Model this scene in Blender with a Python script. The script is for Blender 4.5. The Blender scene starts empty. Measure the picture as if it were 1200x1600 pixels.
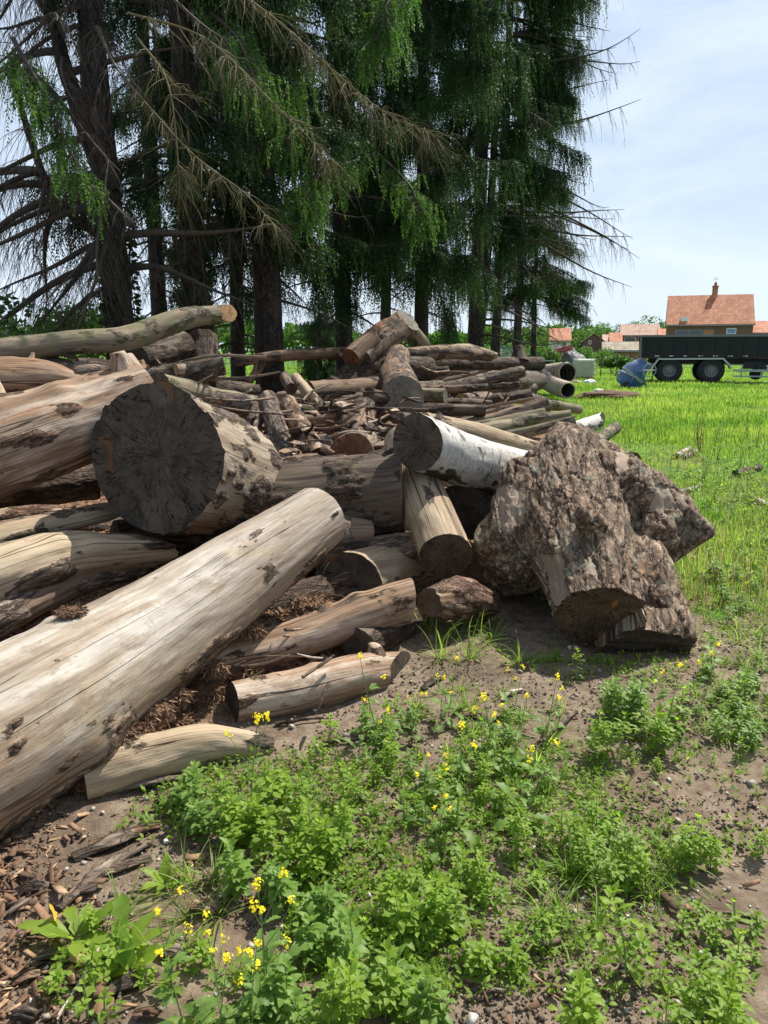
import bpy, math, random
import numpy as np
from mathutils import Vector, Matrix, Quaternion

# ------------------------------------------------------------------ camera, world, sun, exposure
C = bpy.context.scene.collection
SC = bpy.context.scene
FOC = 1150.0                      # focal length in photo pixels (1200 x 1600)
PITCH = math.radians(12.4)
CAM = np.array([0.0, 0.0, 1.65])
cd = bpy.data.cameras.new('camera'); cam = bpy.data.objects.new('camera', cd); C.objects.link(cam)
cam.location = CAM; cam.rotation_euler = (math.pi/2 - PITCH, 0, 0)
cd.sensor_fit = 'VERTICAL'; cd.sensor_height = 32.0; cd.lens = 32.0*FOC/1600.0
cd.clip_start = 0.05; cd.clip_end = 3000
SC.camera = cam
SUNV = Vector((0.40, 0.44, 0.80)).normalized()      # towards the sun
sd = bpy.data.lights.new('sun', 'SUN'); sd.energy = 5.0; sd.angle = math.radians(0.55); sd.color = (1.0, 0.94, 0.84)
so = bpy.data.objects.new('sun', sd); C.objects.link(so); so.rotation_euler = SUNV.to_track_quat('Z', 'Y').to_euler()
w = bpy.data.worlds.new('World'); SC.world = w; w.use_nodes = True
nt = w.node_tree; nt.nodes.clear()
def N(nt, t, **k):
    n = nt.nodes.new(t)
    for a, b in k.items(): setattr(n, a, b)
    return n
sky = N(nt, 'ShaderNodeTexSky', sky_type='NISHITA', sun_disc=False)
sky.sun_elevation = math.asin(SUNV.z); sky.sun_rotation = math.atan2(SUNV.x, SUNV.y)
sky.air_density = 1.0; sky.dust_density = .9; sky.ozone_density = 2.2
tc = N(nt, 'ShaderNodeTexCoord'); mp = N(nt, 'ShaderNodeMapping'); mp.inputs['Scale'].default_value = (1.0, 1.0, 3.2)
cn = N(nt, 'ShaderNodeTexNoise'); cn.inputs['Scale'].default_value = 2.6; cn.inputs['Detail'].default_value = 8; cn.inputs['Roughness'].default_value = .6; cn.inputs['Distortion'].default_value = .5
cr = N(nt, 'ShaderNodeValToRGB'); cr.color_ramp.elements[0].position = .36; cr.color_ramp.elements[1].position = .72
cr.color_ramp.elements[0].color = (.10, .10, .10, 1); cr.color_ramp.elements[1].color = (.88, .88, .88, 1)
mxc = N(nt, 'ShaderNodeMixRGB'); mxc.inputs[2].default_value = (7.7, 8.9, 10.4, 1)
bg = N(nt, 'ShaderNodeBackground'); bg.inputs['Strength'].default_value = 0.071
wo = N(nt, 'ShaderNodeOutputWorld')
L = nt.links.new
L(tc.outputs['Generated'], mp.inputs['Vector']); L(mp.outputs[0], cn.inputs['Vector']); L(cn.outputs[0], cr.inputs[0])
sx = N(nt, 'ShaderNodeSeparateXYZ'); L(tc.outputs['Generated'], sx.inputs[0])
hz = N(nt, 'ShaderNodeMapRange'); hz.inputs['From Min'].default_value = .0; hz.inputs['From Max'].default_value = .45; hz.inputs['To Min'].default_value = .55; hz.inputs['To Max'].default_value = .0; L(sx.outputs[2], hz.inputs['Value'])
ad = N(nt, 'ShaderNodeMath', operation='ADD', use_clamp=True); L(cr.outputs[0], ad.inputs[0]); L(hz.outputs[0], ad.inputs[1]); L(ad.outputs[0], mxc.inputs[0]); L(sky.outputs[0], mxc.inputs[1]); L(mxc.outputs[0], bg.inputs[0]); L(bg.outputs[0], wo.inputs[0])
SC.view_settings.view_transform = 'Standard'; SC.view_settings.look = 'None'
SC.view_settings.exposure = 0.64; SC.view_settings.gamma = 1.0; SC.view_settings.use_curve_mapping = False
SC.render.engine = 'CYCLES'
SC.cycles.max_bounces = 6; SC.cycles.transparent_max_bounces = 6

# ------------------------------------------------------------------ numeric helpers
rng = np.random.default_rng(7)
R = random.Random(11)
def hash3(i, j, k):
    h = (i.astype(np.int64)*374761393 + j.astype(np.int64)*668265263 + k.astype(np.int64)*2147483647) & 0xffffffff
    h = ((h ^ (h >> 13))*1274126177) & 0xffffffff
    h = (h ^ (h >> 16)) & 0xffffff
    return h/float(0xffffff)
def noise(P):                      # value noise, -1..1, P (n,3)
    P = np.asarray(P, float); F = np.floor(P); f = P-F; f = f*f*f*(f*(f*6-15)+10)
    I = F.astype(np.int64); r = 0
    for a in (0, 1):
        wa = f[:, 0] if a else 1-f[:, 0]
        for b in (0, 1):
            wb = f[:, 1] if b else 1-f[:, 1]
            for c in (0, 1):
                wc = f[:, 2] if c else 1-f[:, 2]
                r = r + wa*wb*wc*hash3(I[:, 0]+a, I[:, 1]+b, I[:, 2]+c)
    return r*2-1
def cells(P):                      # cell noise: (cell random, second random, distance to the border)
    P = np.asarray(P, float); I = np.floor(P).astype(np.int64); f = P-I; n = len(P); d1 = np.full(n, 9.); d2 = np.full(n, 9.); r1 = np.zeros(n); r2 = np.zeros(n)
    for a in (-1, 0, 1):
        for b in (-1, 0, 1):
            for c in (-1, 0, 1):
                J = I+[a, b, c]; o = np.stack([hash3(J[:, 0], J[:, 1], J[:, 2]), hash3(J[:, 0]+71, J[:, 1]+13, J[:, 2]+5), hash3(J[:, 0]+9, J[:, 1]+57, J[:, 2]+33)], 1)
                d = np.linalg.norm(np.array([a, b, c])+o-f, axis=1); m = d < d1
                d2 = np.where(m, d1, np.minimum(d2, d)); r1 = np.where(m, o[:, 0], r1); r2 = np.where(m, o[:, 1], r2); d1 = np.where(m, d, d1)
    return r1, r2, d2-d1
def fbm(P, o=4):
    P = np.asarray(P, float); s = 0; a = 1; t = 0
    for k in range(o):
        s = s + a*noise(P*(2.03**k)+17.3*k); t += a; a *= .5
    return s/t
def ss(a, b, x):
    t = np.clip((np.asarray(x, float)-a)/(b-a), 0, 1); return t*t*(3-2*t)
def unit(v):
    v = np.asarray(v, float); return v/(np.linalg.norm(v, axis=-1, keepdims=True)+1e-12)
cp, sp_ = math.cos(PITCH), math.sin(PITCH)
def ray(u, v):
    x = (u-600)/FOC; y = -(v-800)/FOC
    return np.array([x, cp+y*sp_, -sp_+y*cp])
def at(u, v, Y):                   # the point seen at photo pixel (u,v) at ground distance Y
    d = ray(u, v); return CAM + d*(Y/d[1])
def mpp(u, v, Y):                  # metres per photo pixel there
    return (Y/ray(u, v)[1])/FOC

# ------------------------------------------------------------------ terrain height
def mound(x, y):
    d1 = y-(3.25+0.72*x); d2 = (1.25+.27*(y-4))-x
    m = .42*ss(-.1, 2.2, d1) + .34*ss(2.5, 6.0, d1)
    return m*ss(.2, 3.4, d2)*ss(21, 15, y)*ss(-9, -6, x)
def G0(x, y):
    x = np.asarray(x, float); y = np.asarray(y, float)
    return mound(x, y)
def G(x, y):
    x = np.atleast_1d(np.asarray(x, float)); y = np.atleast_1d(np.asarray(y, float))
    z = np.zeros_like(x); P = np.stack([x, y, z], 1)
    near = ss(30, 8, np.hypot(x, y))
    h = G0(x, y) + .045*fbm(P*.9, 3) + near*(.018*fbm(P*4+3, 3) + .007*fbm(P*17+9, 3))
    m = ss(.03, .2, G0(x, y))
    h = h + m*(.05*fbm(P*3+31, 3))
    return h
def g1(x, y): return float(G(x, y)[0])
def gpix(u, v):                    # ground point seen at a photo pixel
    d = ray(u, v); d = d/d[1]; lo, hi = .8, 60.
    for it in range(4):
        t = np.geomspace(lo, hi, 40); Pq = CAM+d*t[:, None]; below = Pq[:, 2] <= G(Pq[:, 0], Pq[:, 1]); k = int(np.argmax(below)) if below.any() else 39
        lo, hi = t[max(k-1, 0)], t[k]
    p = CAM+d*hi
    return np.array([p[0], p[1], g1(p[0], p[1])])

# ------------------------------------------------------------------ object helpers
def tag(o, label=None, cat=None, group=None, kind=None):
    if label: o['label'] = label
    if cat: o['category'] = cat
    if group: o['group'] = group
    if kind: o['kind'] = kind
    return o
def thing(name, label, cat, loc=(0, 0, 0), rot=None, group=None):
    o = bpy.data.objects.new(name, None); C.objects.link(o); o.location = Vector(loc); o.empty_display_size = .1
    if rot is not None: o.rotation_euler = rot
    return tag(o, label, cat, group)
def rawmesh(name, V, F4=None, F3=None, mats=(), attrs=None, smooth=False, mi=None):
    V = np.asarray(V, np.float32).reshape(-1, 3)
    me = bpy.data.meshes.new(name)
    n4 = 0 if F4 is None else len(F4); n3 = 0 if F3 is None else len(F3)
    me.vertices.add(len(V)); me.vertices.foreach_set('co', V.ravel())
    parts = []; 
    if n4: parts.append(np.asarray(F4, np.int32).ravel())
    if n3: parts.append(np.asarray(F3, np.int32).ravel())
    lp = np.concatenate(parts)
    me.loops.add(len(lp)); me.loops.foreach_set('vertex_index', lp)
    me.polygons.add(n4+n3)
    ls = np.concatenate([np.arange(n4)*4, n4*4+np.arange(n3)*3]).astype(np.int32)
    me.polygons.foreach_set('loop_start', ls)
    if smooth: me.polygons.foreach_set('use_smooth', np.ones(n4+n3, bool))
    for m in mats: me.materials.append(m)
    if mi is not None: me.polygons.foreach_set('material_index', np.asarray(mi, np.int32))
    me.update(calc_edges=True); me.validate()
    if attrs:
        for k, a in attrs.items():
            a = np.asarray(a, np.float32)
            if a.ndim == 2: at_ = me.attributes.new(k, 'FLOAT_VECTOR', 'POINT'); at_.data.foreach_set('vector', a.ravel())
            else: at_ = me.attributes.new(k, 'FLOAT', 'POINT'); at_.data.foreach_set('value', a)
    return me
def link(name, me, parent=None):
    o = bpy.data.objects.new(name, me); C.objects.link(o)
    if parent: o.parent = parent
    return o
class MB:                          # collects plain shapes for one mesh
    def __init__(s): s.v = []; s.f = []; s.n = 0
    def add(s, V, F):
        s.v.append(np.asarray(V, float)); s.f += [tuple(i+s.n for i in f) for f in F]; s.n += len(V); return s
    def box(s, c, d, M=None, taper=1.0):
        x, y, z = [q/2 for q in d]; t = taper
        V = np.array([(-x, -y, -z), (x, -y, -z), (x, y, -z), (-x, y, -z), (-x*t, -y*t, z), (x*t, -y*t, z), (x*t, y*t, z), (-x*t, y*t, z)])
        if M is not None: V = V @ np.array(M).T
        return s.add(V+np.array(c), [(0, 3, 2, 1), (4, 5, 6, 7), (0, 1, 5, 4), (1, 2, 6, 5), (2, 3, 7, 6), (3, 0, 4, 7)])
    def tube(s, P, r, m=8, cap=True):
        P = np.asarray(P, float); r = np.broadcast_to(np.asarray(r, float), (len(P),))
        T = unit(np.gradient(P, axis=0)); ref = np.array([0, 0, 1.]) if abs(T[0][2]) < .9 else np.array([1., 0, 0])
        V = []; a = np.arange(m)/m*2*math.pi
        u = unit(np.cross(ref, T[0]))
        for p, t, q in zip(P, T, r):
            u = unit(u-t*np.dot(u, t)); w_ = np.cross(t, u)
            V.append(p+q*(np.cos(a)[:, None]*u+np.sin(a)[:, None]*w_))
        F = []
        for i in range(len(P)-1):
            for j in range(m):
                k = (j+1) % m; F.append((i*m+j, i*m+k, (i+1)*m+k, (i+1)*m+j))
        if cap: F.append(tuple(range(m-1, -1, -1))); F.append(tuple((len(P)-1)*m+j for j in range(m)))
        return s.add(np.concatenate(V), F)
    def lathe(s, prof, c, axis=(0, 0, 1), m=24, cap=True):
        ax = unit(axis); ref = np.array([0, 0, 1.]) if abs(ax[2]) < .9 else np.array([1., 0, 0])
        u = unit(np.cross(ref, ax)); w_ = np.cross(ax, u); a = np.arange(m)/m*2*math.pi
        V = np.concatenate([np.array(c)+ax*h+q*(np.cos(a)[:, None]*u+np.sin(a)[:, None]*w_) for q, h in prof])
        F = []
        for i in range(len(prof)-1):
            for j in range(m):
                k = (j+1) % m; F.append((i*m+j, i*m+k, (i+1)*m+k, (i+1)*m+j))
        if cap: F.append(tuple(range(m-1, -1, -1))); F.append(tuple((len(prof)-1)*m+j for j in range(m)))
        return s.add(V, F)
    def build(s, name, mat, parent=None, smooth=False, bevel=0):
        me = bpy.data.meshes.new(name); V = np.concatenate(s.v)
        me.from_pydata([tuple(p) for p in V], [], s.f); me.materials.append(mat)
        if smooth: me.polygons.foreach_set('use_smooth', np.ones(len(me.polygons), bool))
        me.update(); o = link(name, me, parent)
        if bevel:
            b = o.modifiers.new('bevel', 'BEVEL'); b.width = bevel; b.segments = 2; b.limit_method = 'ANGLE'
        return o

# ------------------------------------------------------------------ materials
def newmat(name):
    m = bpy.data.materials.new(name); m.use_nodes = True; t = m.node_tree; t.nodes.clear()
    out = N(t, 'ShaderNodeOutputMaterial'); b = N(t, 'ShaderNodeBsdfPrincipled'); t.links.new(b.outputs[0], out.inputs[0])
    return m, t, b, out
def c4(c): return (c[0], c[1], c[2], 1)
def ramp(t, src, stops):
    r = N(t, 'ShaderNodeValToRGB'); e = r.color_ramp.elements
    while len(e) > len(stops): e.remove(e[-1])
    while len(e) < len(stops): e.new(1)
    for q, (p, c) in zip(e, stops): q.position = p; q.color = c4(c if hasattr(c, '__len__') else (c, c, c))
    t.links.new(src, r.inputs[0]); return r.outputs[0]
def nz(t, vec, scale, detail=5, rough=.6, dist=0, sv=(1, 1, 1)):
    m = N(t, 'ShaderNodeMapping'); m.inputs['Scale'].default_value = sv; t.links.new(vec, m.inputs[0])
    n = N(t, 'ShaderNodeTexNoise'); n.inputs['Scale'].default_value = scale; n.inputs['Detail'].default_value = detail
    n.inputs['Roughness'].default_value = rough; n.inputs['Distortion'].default_value = dist
    t.links.new(m.outputs[0], n.inputs['Vector']); return n.outputs[0]
def mix(t, a, b, f, mode='MIX'):
    m = N(t, 'ShaderNodeMixRGB', blend_type=mode)
    for s, i in ((f, 0), (a, 1), (b, 2)):
        if hasattr(s, 'links'): t.links.new(s, m.inputs[i])
        elif hasattr(s, '__len__'): m.inputs[i].default_value = c4(s)
        else: m.inputs[i].default_value = s
    return m.outputs[0]
def mth(t, op, a, b=None, clamp=False):
    m = N(t, 'ShaderNodeMath', operation=op, use_clamp=clamp)
    for s, i in ((a, 0), (b, 1)):
        if s is None: continue
        if hasattr(s, 'links'): t.links.new(s, m.inputs[i])
        else: m.inputs[i].default_value = s
    return m.outputs[0]
def bump(t, h, strength, dist, prev=None):
    b = N(t, 'ShaderNodeBump'); b.inputs['Strength'].default_value = strength; b.inputs['Distance'].default_value = dist
    t.links.new(h, b.inputs['Height'])
    if prev is not None: t.links.new(prev, b.inputs['Normal'])
    return b.outputs[0]
def attr(t, n): return N(t, 'ShaderNodeAttribute', attribute_name=n).outputs['Fac']
def objrand(t): return N(t, 'ShaderNodeObjectInfo').outputs['Random']
def ocoord(t):                     # object coordinates shifted by the object's own random number
    tcn = N(t, 'ShaderNodeTexCoord'); 
    v = N(t, 'ShaderNodeVectorMath', operation='ADD'); t.links.new(tcn.outputs['Object'], v.inputs[0])
    s = mth(t, 'MULTIPLY', objrand(t), 37.0); t.links.new(s, v.inputs[1]); return v.outputs[0]

def gcoord(t):                     # coordinates that follow the grain of a log, shifted per object
    v = N(t, 'ShaderNodeVectorMath', operation='ADD'); t.links.new(N(t, 'ShaderNodeAttribute', attribute_name='grain').outputs['Vector'], v.inputs[0])
    t.links.new(mth(t, 'MULTIPLY', objrand(t), 37.0), v.inputs[1]); return v.outputs[0]
def wood(name, pale, mid, dark, bark1, bark2, moss=None, crack=1.0, rough=.78, orange=None, mosslim=.62, bscale=1.0, ed=.6, bz=.3, low=None):
    m, t, b, out = newmat(name); v = gcoord(t)
    big = nz(t, v, 2.2, 4, .6, .3, (1, 1, .45))
    st1 = nz(t, v, 9, 6, .65, .4, (1, 1, .10))
    st2 = nz(t, v, 42, 5, .7, .2, (1, 1, .05))
    fine = nz(t, v, 160, 3, .7, 0, (1, 1, .12))
    col = ramp(t, st1, [(.36, dark), (.455, mid), (.54, pale)])
    col = mix(t, col, ramp(t, st2, [(.3, dark), (.5, mid), (.7, pale)]), .42)
    col = mix(t, col, mid, ramp(t, big, [(.42, .0), (.62, .3)]))
    if orange: col = mix(t, col, orange, ramp(t, nz(t, v, 5, 5, .65, 1.2, (1, 1, .35)), [(.55, 0), (.68, .7)]))
    col = mix(t, col, (.75, .75, .75), mth(t, 'MULTIPLY', fine, .12), 'OVERLAY')
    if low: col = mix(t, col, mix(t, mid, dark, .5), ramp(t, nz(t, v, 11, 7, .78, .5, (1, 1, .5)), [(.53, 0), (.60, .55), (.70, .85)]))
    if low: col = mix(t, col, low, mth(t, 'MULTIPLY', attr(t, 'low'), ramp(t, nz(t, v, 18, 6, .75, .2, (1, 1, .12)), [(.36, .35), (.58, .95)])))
    stn = ramp(t, nz(t, v, 3.4, 6, .7, .9, (1, 1, .28)), [(.45, 0), (.62, .8)])
    col = mix(t, col, mix(t, mid, dark, .35), mth(t, 'MULTIPLY', stn, ramp(t, nz(t, v, 26, 5, .75, 0, (1, 1, .18)), [(.35, .35), (.6, 1)])))
    # long drying cracks
    n1 = nz(t, v, 16, 1.3, .5, .04, (1, 1, .02)); a1 = mth(t, 'ABSOLUTE', mth(t, 'SUBTRACT', n1, .5))
    gate = ramp(t, nz(t, v, 3.1, 3, .6, 0, (1, 1, .5)), [(.42, 0), (.56, 1)])
    line = mth(t, 'MULTIPLY', ramp(t, a1, [(.0, 1), (.004, .8), (.009, 0)]), gate)
    col = mix(t, col, [q*.22 for q in dark], mth(t, 'MULTIPLY', line, .85*crack))
    # bark
    vo = N(t, 'ShaderNodeTexVoronoi', feature='DISTANCE_TO_EDGE'); vo.inputs['Scale'].default_value = 17*bscale
    mpn = N(t, 'ShaderNodeMapping'); mpn.inputs['Scale'].default_value = (1, 1, bz); t.links.new(v, mpn.inputs[0])
    wv = N(t, 'ShaderNodeVectorMath', operation='ADD'); t.links.new(mpn.outputs[0], wv.inputs[0])
    nn = N(t, 'ShaderNodeTexNoise'); nn.inputs['Scale'].default_value = 7; t.links.new(v, nn.inputs['Vector'])
    sc = N(t, 'ShaderNodeVectorMath', operation='SCALE'); sc.inputs['Scale'].default_value = .22; t.links.new(nn.outputs['Color'], sc.inputs[0])
    t.links.new(sc.outputs[0], wv.inputs[1]); t.links.new(wv.outputs[0], vo.inputs['Vector'])
    edge = ramp(t, vo.outputs['Distance'], [(.0, 1-ed), (.05, 1-.25*ed), (.16, 1)])
    bn = nz(t, v, 26, 7, .72, .6, (1, 1, .45)); bcol = ramp(t, bn, [(.33, [q*.45 for q in bark1]), (.5, bark1), (.66, bark2)])
    fn_ = nz(t, v, 13, 5, .62, .7, (1, 1, .20)); fiss = ramp(t, mth(t, 'ABSOLUTE', mth(t, 'SUBTRACT', fn_, .5)), [(.0, 0), (.02, .55), (.06, 1)])
    bcol = mix(t, [q*.3 for q in bark1], bcol, mth(t, 'MULTIPLY', edge, fiss))
    ba = attr(t, 'bark'); jit = mth(t, 'MULTIPLY', mth(t, 'SUBTRACT', nz(t, v, 30, 6, .78, .4, (1, 1, .4)), .5), 1.5)
    bf = ramp(t, mth(t, 'ADD', ba, jit), [(.44, 0), (.56, 1)])
    col = mix(t, col, bcol, bf)
    if moss:
        g = N(t, 'ShaderNodeNewGeometry')
        col = mix(t, col, moss, ramp(t, nz(t, v, 6, 6, .7), [(mosslim-.08, 0), (mosslim+.06, .85)]))
    # tiny dark specks, holes and dirt
    sp = ramp(t, nz(t, v, 75, 2, .5), [(.70, 0), (.76, 1)])
    col = mix(t, col, [q*.3 for q in dark], mth(t, 'MULTIPLY', sp, .6))
    t.links.new(col, b.inputs['Base Color']); b.inputs['Roughness'].default_value = rough
    b.inputs['Specular IOR Level'].default_value = .3
    h = mth(t, 'SUBTRACT', mth(t, 'ADD', mth(t, 'MULTIPLY', st2, .5), mth(t, 'MULTIPLY', fine, .25)), mth(t, 'MULTIPLY', line, 1.3*crack))
    hb = mth(t, 'ADD', mth(t, 'MULTIPLY', mth(t, 'ADD', edge, mth(t, 'MULTIPLY', fiss, 1.5)), .8), mth(t, 'MULTIPLY', bn, 1.1))
    hm = mth(t, 'ADD', mth(t, 'MULTIPLY', h, mth(t, 'SUBTRACT', 1.0, bf)), mth(t, 'MULTIPLY', hb, bf))
    t.links.new(bump(t, hm, .8, .012), b.inputs['Normal'])
    return m

def cutmat(name, c1, c2, crackc, spot=None, ring=70):
    m, t, b, out = newmat(name); tcn = N(t, 'ShaderNodeTexCoord'); v = tcn.outputs['Object']
    sep = N(t, 'ShaderNodeSeparateXYZ'); t.links.new(v, sep.inputs[0]); x, y = mth(t, 'ADD', sep.outputs[0], .035), mth(t, 'ADD', sep.outputs[1], .02)
    rad = mth(t, 'POWER', mth(t, 'ADD', mth(t, 'MULTIPLY', x, x), mth(t, 'MULTIPLY', y, y)), .5)
    ang = mth(t, 'ARCTAN2', y, x)
    wob = mth(t, 'MULTIPLY', nz(t, v, 5, 3), .05)
    rings = mth(t, 'SINE', mth(t, 'MULTIPLY', mth(t, 'ADD', rad, wob), ring*6.28))
    co = N(t, 'ShaderNodeCombineXYZ'); t.links.new(mth(t, 'COSINE', ang), co.inputs[0]); t.links.new(mth(t, 'SINE', ang), co.inputs[1]); t.links.new(mth(t, 'ADD', mth(t, 'MULTIPLY', rad, .9), mth(t, 'MULTIPLY', objrand(t), 20.)), co.inputs[2])
    rn = nz(t, co.outputs[0], 6.0, 2, .5, .15); ra = mth(t, 'ABSOLUTE', mth(t, 'SUBTRACT', rn, .5))
    line = mth(t, 'MULTIPLY', ramp(t, ra, [(0, 1), (.012, .8), (.022, 0)]), ramp(t, nz(t, v, 9, 2), [(.4, .1), (.6, 1)]))
    rn2 = nz(t, co.outputs[0], 30, 3, .7)
    blot = nz(t, ocoord(t), 7, 6, .7, .8)
    col = ramp(t, blot, [(.35, c1), (.62, c2)])
    col = mix(t, col, [q*.4 for q in c1], ramp(t, rn2, [(.40, .32), (.56, 0)]))
    col = mix(t, col, [q*.5 for q in c1], mth(t, 'MULTIPLY', ramp(t, nz(t, v, 26, 4, .7, 0, (1, .06, 1)), [(.42, 1), (.56, 0)]), .22))
    col = mix(t, col, [min(1, q*1.5) for q in c2], ramp(t, nz(t, ocoord(t), 3.2, 4, .65, .7), [(.5, 0), (.68, .6)]))
    col = mix(t, col, [q*.55 for q in c1], mth(t, 'MULTIPLY', mth(t, 'ADD', mth(t, 'MULTIPLY', rings, .5), .5), .38))
    col = mix(t, col, [min(1, q*2.3) for q in c2], ramp(t, nz(t, ocoord(t), 60, 4, .8), [(.62, 0), (.7, .55)]))
    if spot: col = mix(t, col, spot, ramp(t, nz(t, ocoord(t), 6.5, 4, .65, .5), [(.62, 0), (.68, .85)]))
    col = mix(t, col, crackc, line)
    t.links.new(col, b.inputs['Base Color']); b.inputs['Roughness'].default_value = .85; b.inputs['Specular IOR Level'].default_value = .25
    h = mth(t, 'SUBTRACT', mth(t, 'ADD', mth(t, 'MULTIPLY', rings, .10), mth(t, 'MULTIPLY', nz(t, v, 70, 5, .8), 1.0)), mth(t, 'MULTIPLY', line, 1.6))
    t.links.new(bump(t, h, .8, .008), b.inputs['Normal'])
    return m

def plain(name, col, rough=.6, var=.25, scale=6, metal=0, bmp=0, spec=.4, dirt=None):
    m, t, b, out = newmat(name); v = ocoord(t)
    n = nz(t, v, scale, 6, .65)
    c = mix(t, [q*(1-var) for q in col], [min(1, q*(1+var)) for q in col], n)
    if dirt: c = mix(t, c, dirt, ramp(t, nz(t, v, scale*.6, 6, .7, .6), [(.5, 0), (.66, .8)]))
    t.links.new(c, b.inputs['Base Color']); b.inputs['Roughness'].default_value = rough; b.inputs['Metallic'].default_value = metal
    b.inputs['Specular IOR Level'].default_value = spec
    if bmp: t.links.new(bump(t, nz(t, v, scale*5, 4, .7), .7, bmp), b.inputs['Normal'])
    return m

def leafmat(name, lo, hi, trans=.45, rough=.5, spec=.35, gain=1.0, tcol=None):
    m, t, b, out = newmat(name); tone = attr(t, 'tone')
    tw = mth(t, 'ADD', tone, mth(t, 'MULTIPLY', mth(t, 'SUBTRACT', objrand(t), .5), .35), clamp=True)
    col = mix(t, lo, hi, tw)
    t.links.new(col, b.inputs['Base Color']); b.inputs['Roughness'].default_value = rough; b.inputs['Specular IOR Level'].default_value = spec
    tr = N(t, 'ShaderNodeBsdfTranslucent')
    tcx = mix(t, col, tcol or (.9, 1.0, .25), .55, 'MULTIPLY'); tcx = mix(t, tcx, (2.2*gain, 2.2*gain, 2.2*gain), 1.0, 'MULTIPLY')
    t.links.new(tcx, tr.inputs[0])
    ms = N(t, 'ShaderNodeMixShader'); ms.inputs[0].default_value = trans
    t.links.new(b.outputs[0], ms.inputs[1]); t.links.new(tr.outputs[0], ms.inputs[2]); t.links.new(ms.outputs[0], out.inputs[0])
    return m

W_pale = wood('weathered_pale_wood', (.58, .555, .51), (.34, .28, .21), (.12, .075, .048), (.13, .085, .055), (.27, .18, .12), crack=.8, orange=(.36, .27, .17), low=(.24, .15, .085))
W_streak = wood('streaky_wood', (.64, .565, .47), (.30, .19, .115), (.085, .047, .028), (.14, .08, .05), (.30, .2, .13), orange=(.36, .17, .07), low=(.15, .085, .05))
W_tan = wood('tan_wood', (.48, .39, .27), (.30, .22, .14), (.10, .066, .04), (.12, .085, .06), (.30, .24, .18))
W_grey = wood('grey_brown_wood', (.38, .32, .25), (.235, .175, .12), (.085, .06, .04), (.10, .07, .05), (.27, .21, .155))
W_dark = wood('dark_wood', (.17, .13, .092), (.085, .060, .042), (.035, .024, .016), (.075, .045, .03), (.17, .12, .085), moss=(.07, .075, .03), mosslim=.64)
W_orange = wood('orange_wood', (.42, .33, .24), (.27, .165, .10), (.13, .065, .035), (.15, .08, .05), (.36, .25, .17), orange=(.40, .17, .06))
W_red = wood('red_wood', (.30, .20, .125), (.135, .082, .050), (.05, .03, .02), (.07, .048, .035), (.24, .19, .145))
W_bark = wood('brown_bark', (.30, .22, .15), (.20, .14, .10), (.10, .065, .045), (.17, .125, .095), (.40, .33, .26), orange=(.28, .12, .06), bscale=.8)
W_mossbark = wood('mossy_bark', (.29, .24, .165), (.19, .15, .10), (.08, .055, .036), (.13, .105, .07), (.30, .27, .20), moss=(.16, .17, .07), mosslim=.56)
W_stump = wood('stump_bark', (.40, .315, .235), (.26, .19, .135), (.09, .065, .045), (.18, .115, .072), (.47, .36, .26), orange=(.36, .16, .07), moss=(.27, .27, .19), mosslim=.62, bscale=.8, ed=.45, bz=.3)
K_dark = cutmat('dark_cut', (.042, .034, .026), (.115, .093, .070), (.008, .006, .005), spot=(.16, .07, .03))
K_brown = cutmat('brown_cut', (.075, .05, .035), (.15, .105, .07), (.015, .01, .007))
K_grey = cutmat('grey_cut', (.12, .105, .085), (.24, .21, .17), (.03, .025, .02))
K_red = cutmat('red_cut', (.15, .06, .03), (.27, .13, .07), (.04, .02, .01))
K_pale = cutmat('pale_cut', (.34, .27, .18), (.48, .40, .29), (.10, .07, .04))
K_tan = cutmat('tan_cut', (.24, .13, .06), (.46, .28, .13), (.08, .04, .02))
# birch bark
m, t, b, out = newmat('birch_bark'); v = gcoord(t)
n1 = nz(t, v, 5, 5, .65, .3, (1, 1, 5)); n2 = nz(t, v, 2.2, 5, .7, .8, (1, 1, 1.3)); n3 = nz(t, v, 14, 4, .7, .2, (1, 1, 4))
cb = ramp(t, n3, [(.3, (.26, .235, .20)), (.5, (.45, .43, .39)), (.7, (.60, .585, .56))])
cb = mix(t, cb, (.03, .025, .02), ramp(t, n1, [(.61, 0), (.66, .95)]))
cb = mix(t, cb, (.05, .04, .03), ramp(t, n2, [(.60, 0), (.66, .95)]))
mo = ramp(t, mth(t, 'ADD', attr(t, 'bark'), mth(t, 'MULTIPLY', mth(t, 'SUBTRACT', nz(t, v, 12, 5, .7), .5), .8)), [(.45, 0), (.6, 1)])
cb = mix(t, cb, ramp(t, nz(t, v, 20, 4, .7), [(.35, (.025, .022, .015)), (.62, (.07, .075, .03))]), mo)
t.links.new(cb, b.inputs['Base Color']); b.inputs['Roughness'].default_value = .6
t.links.new(bump(t, mth(t, 'ADD', n1, nz(t, v, 60, 3)), .5, .006), b.inputs['Normal']); W_birch = m

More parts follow.
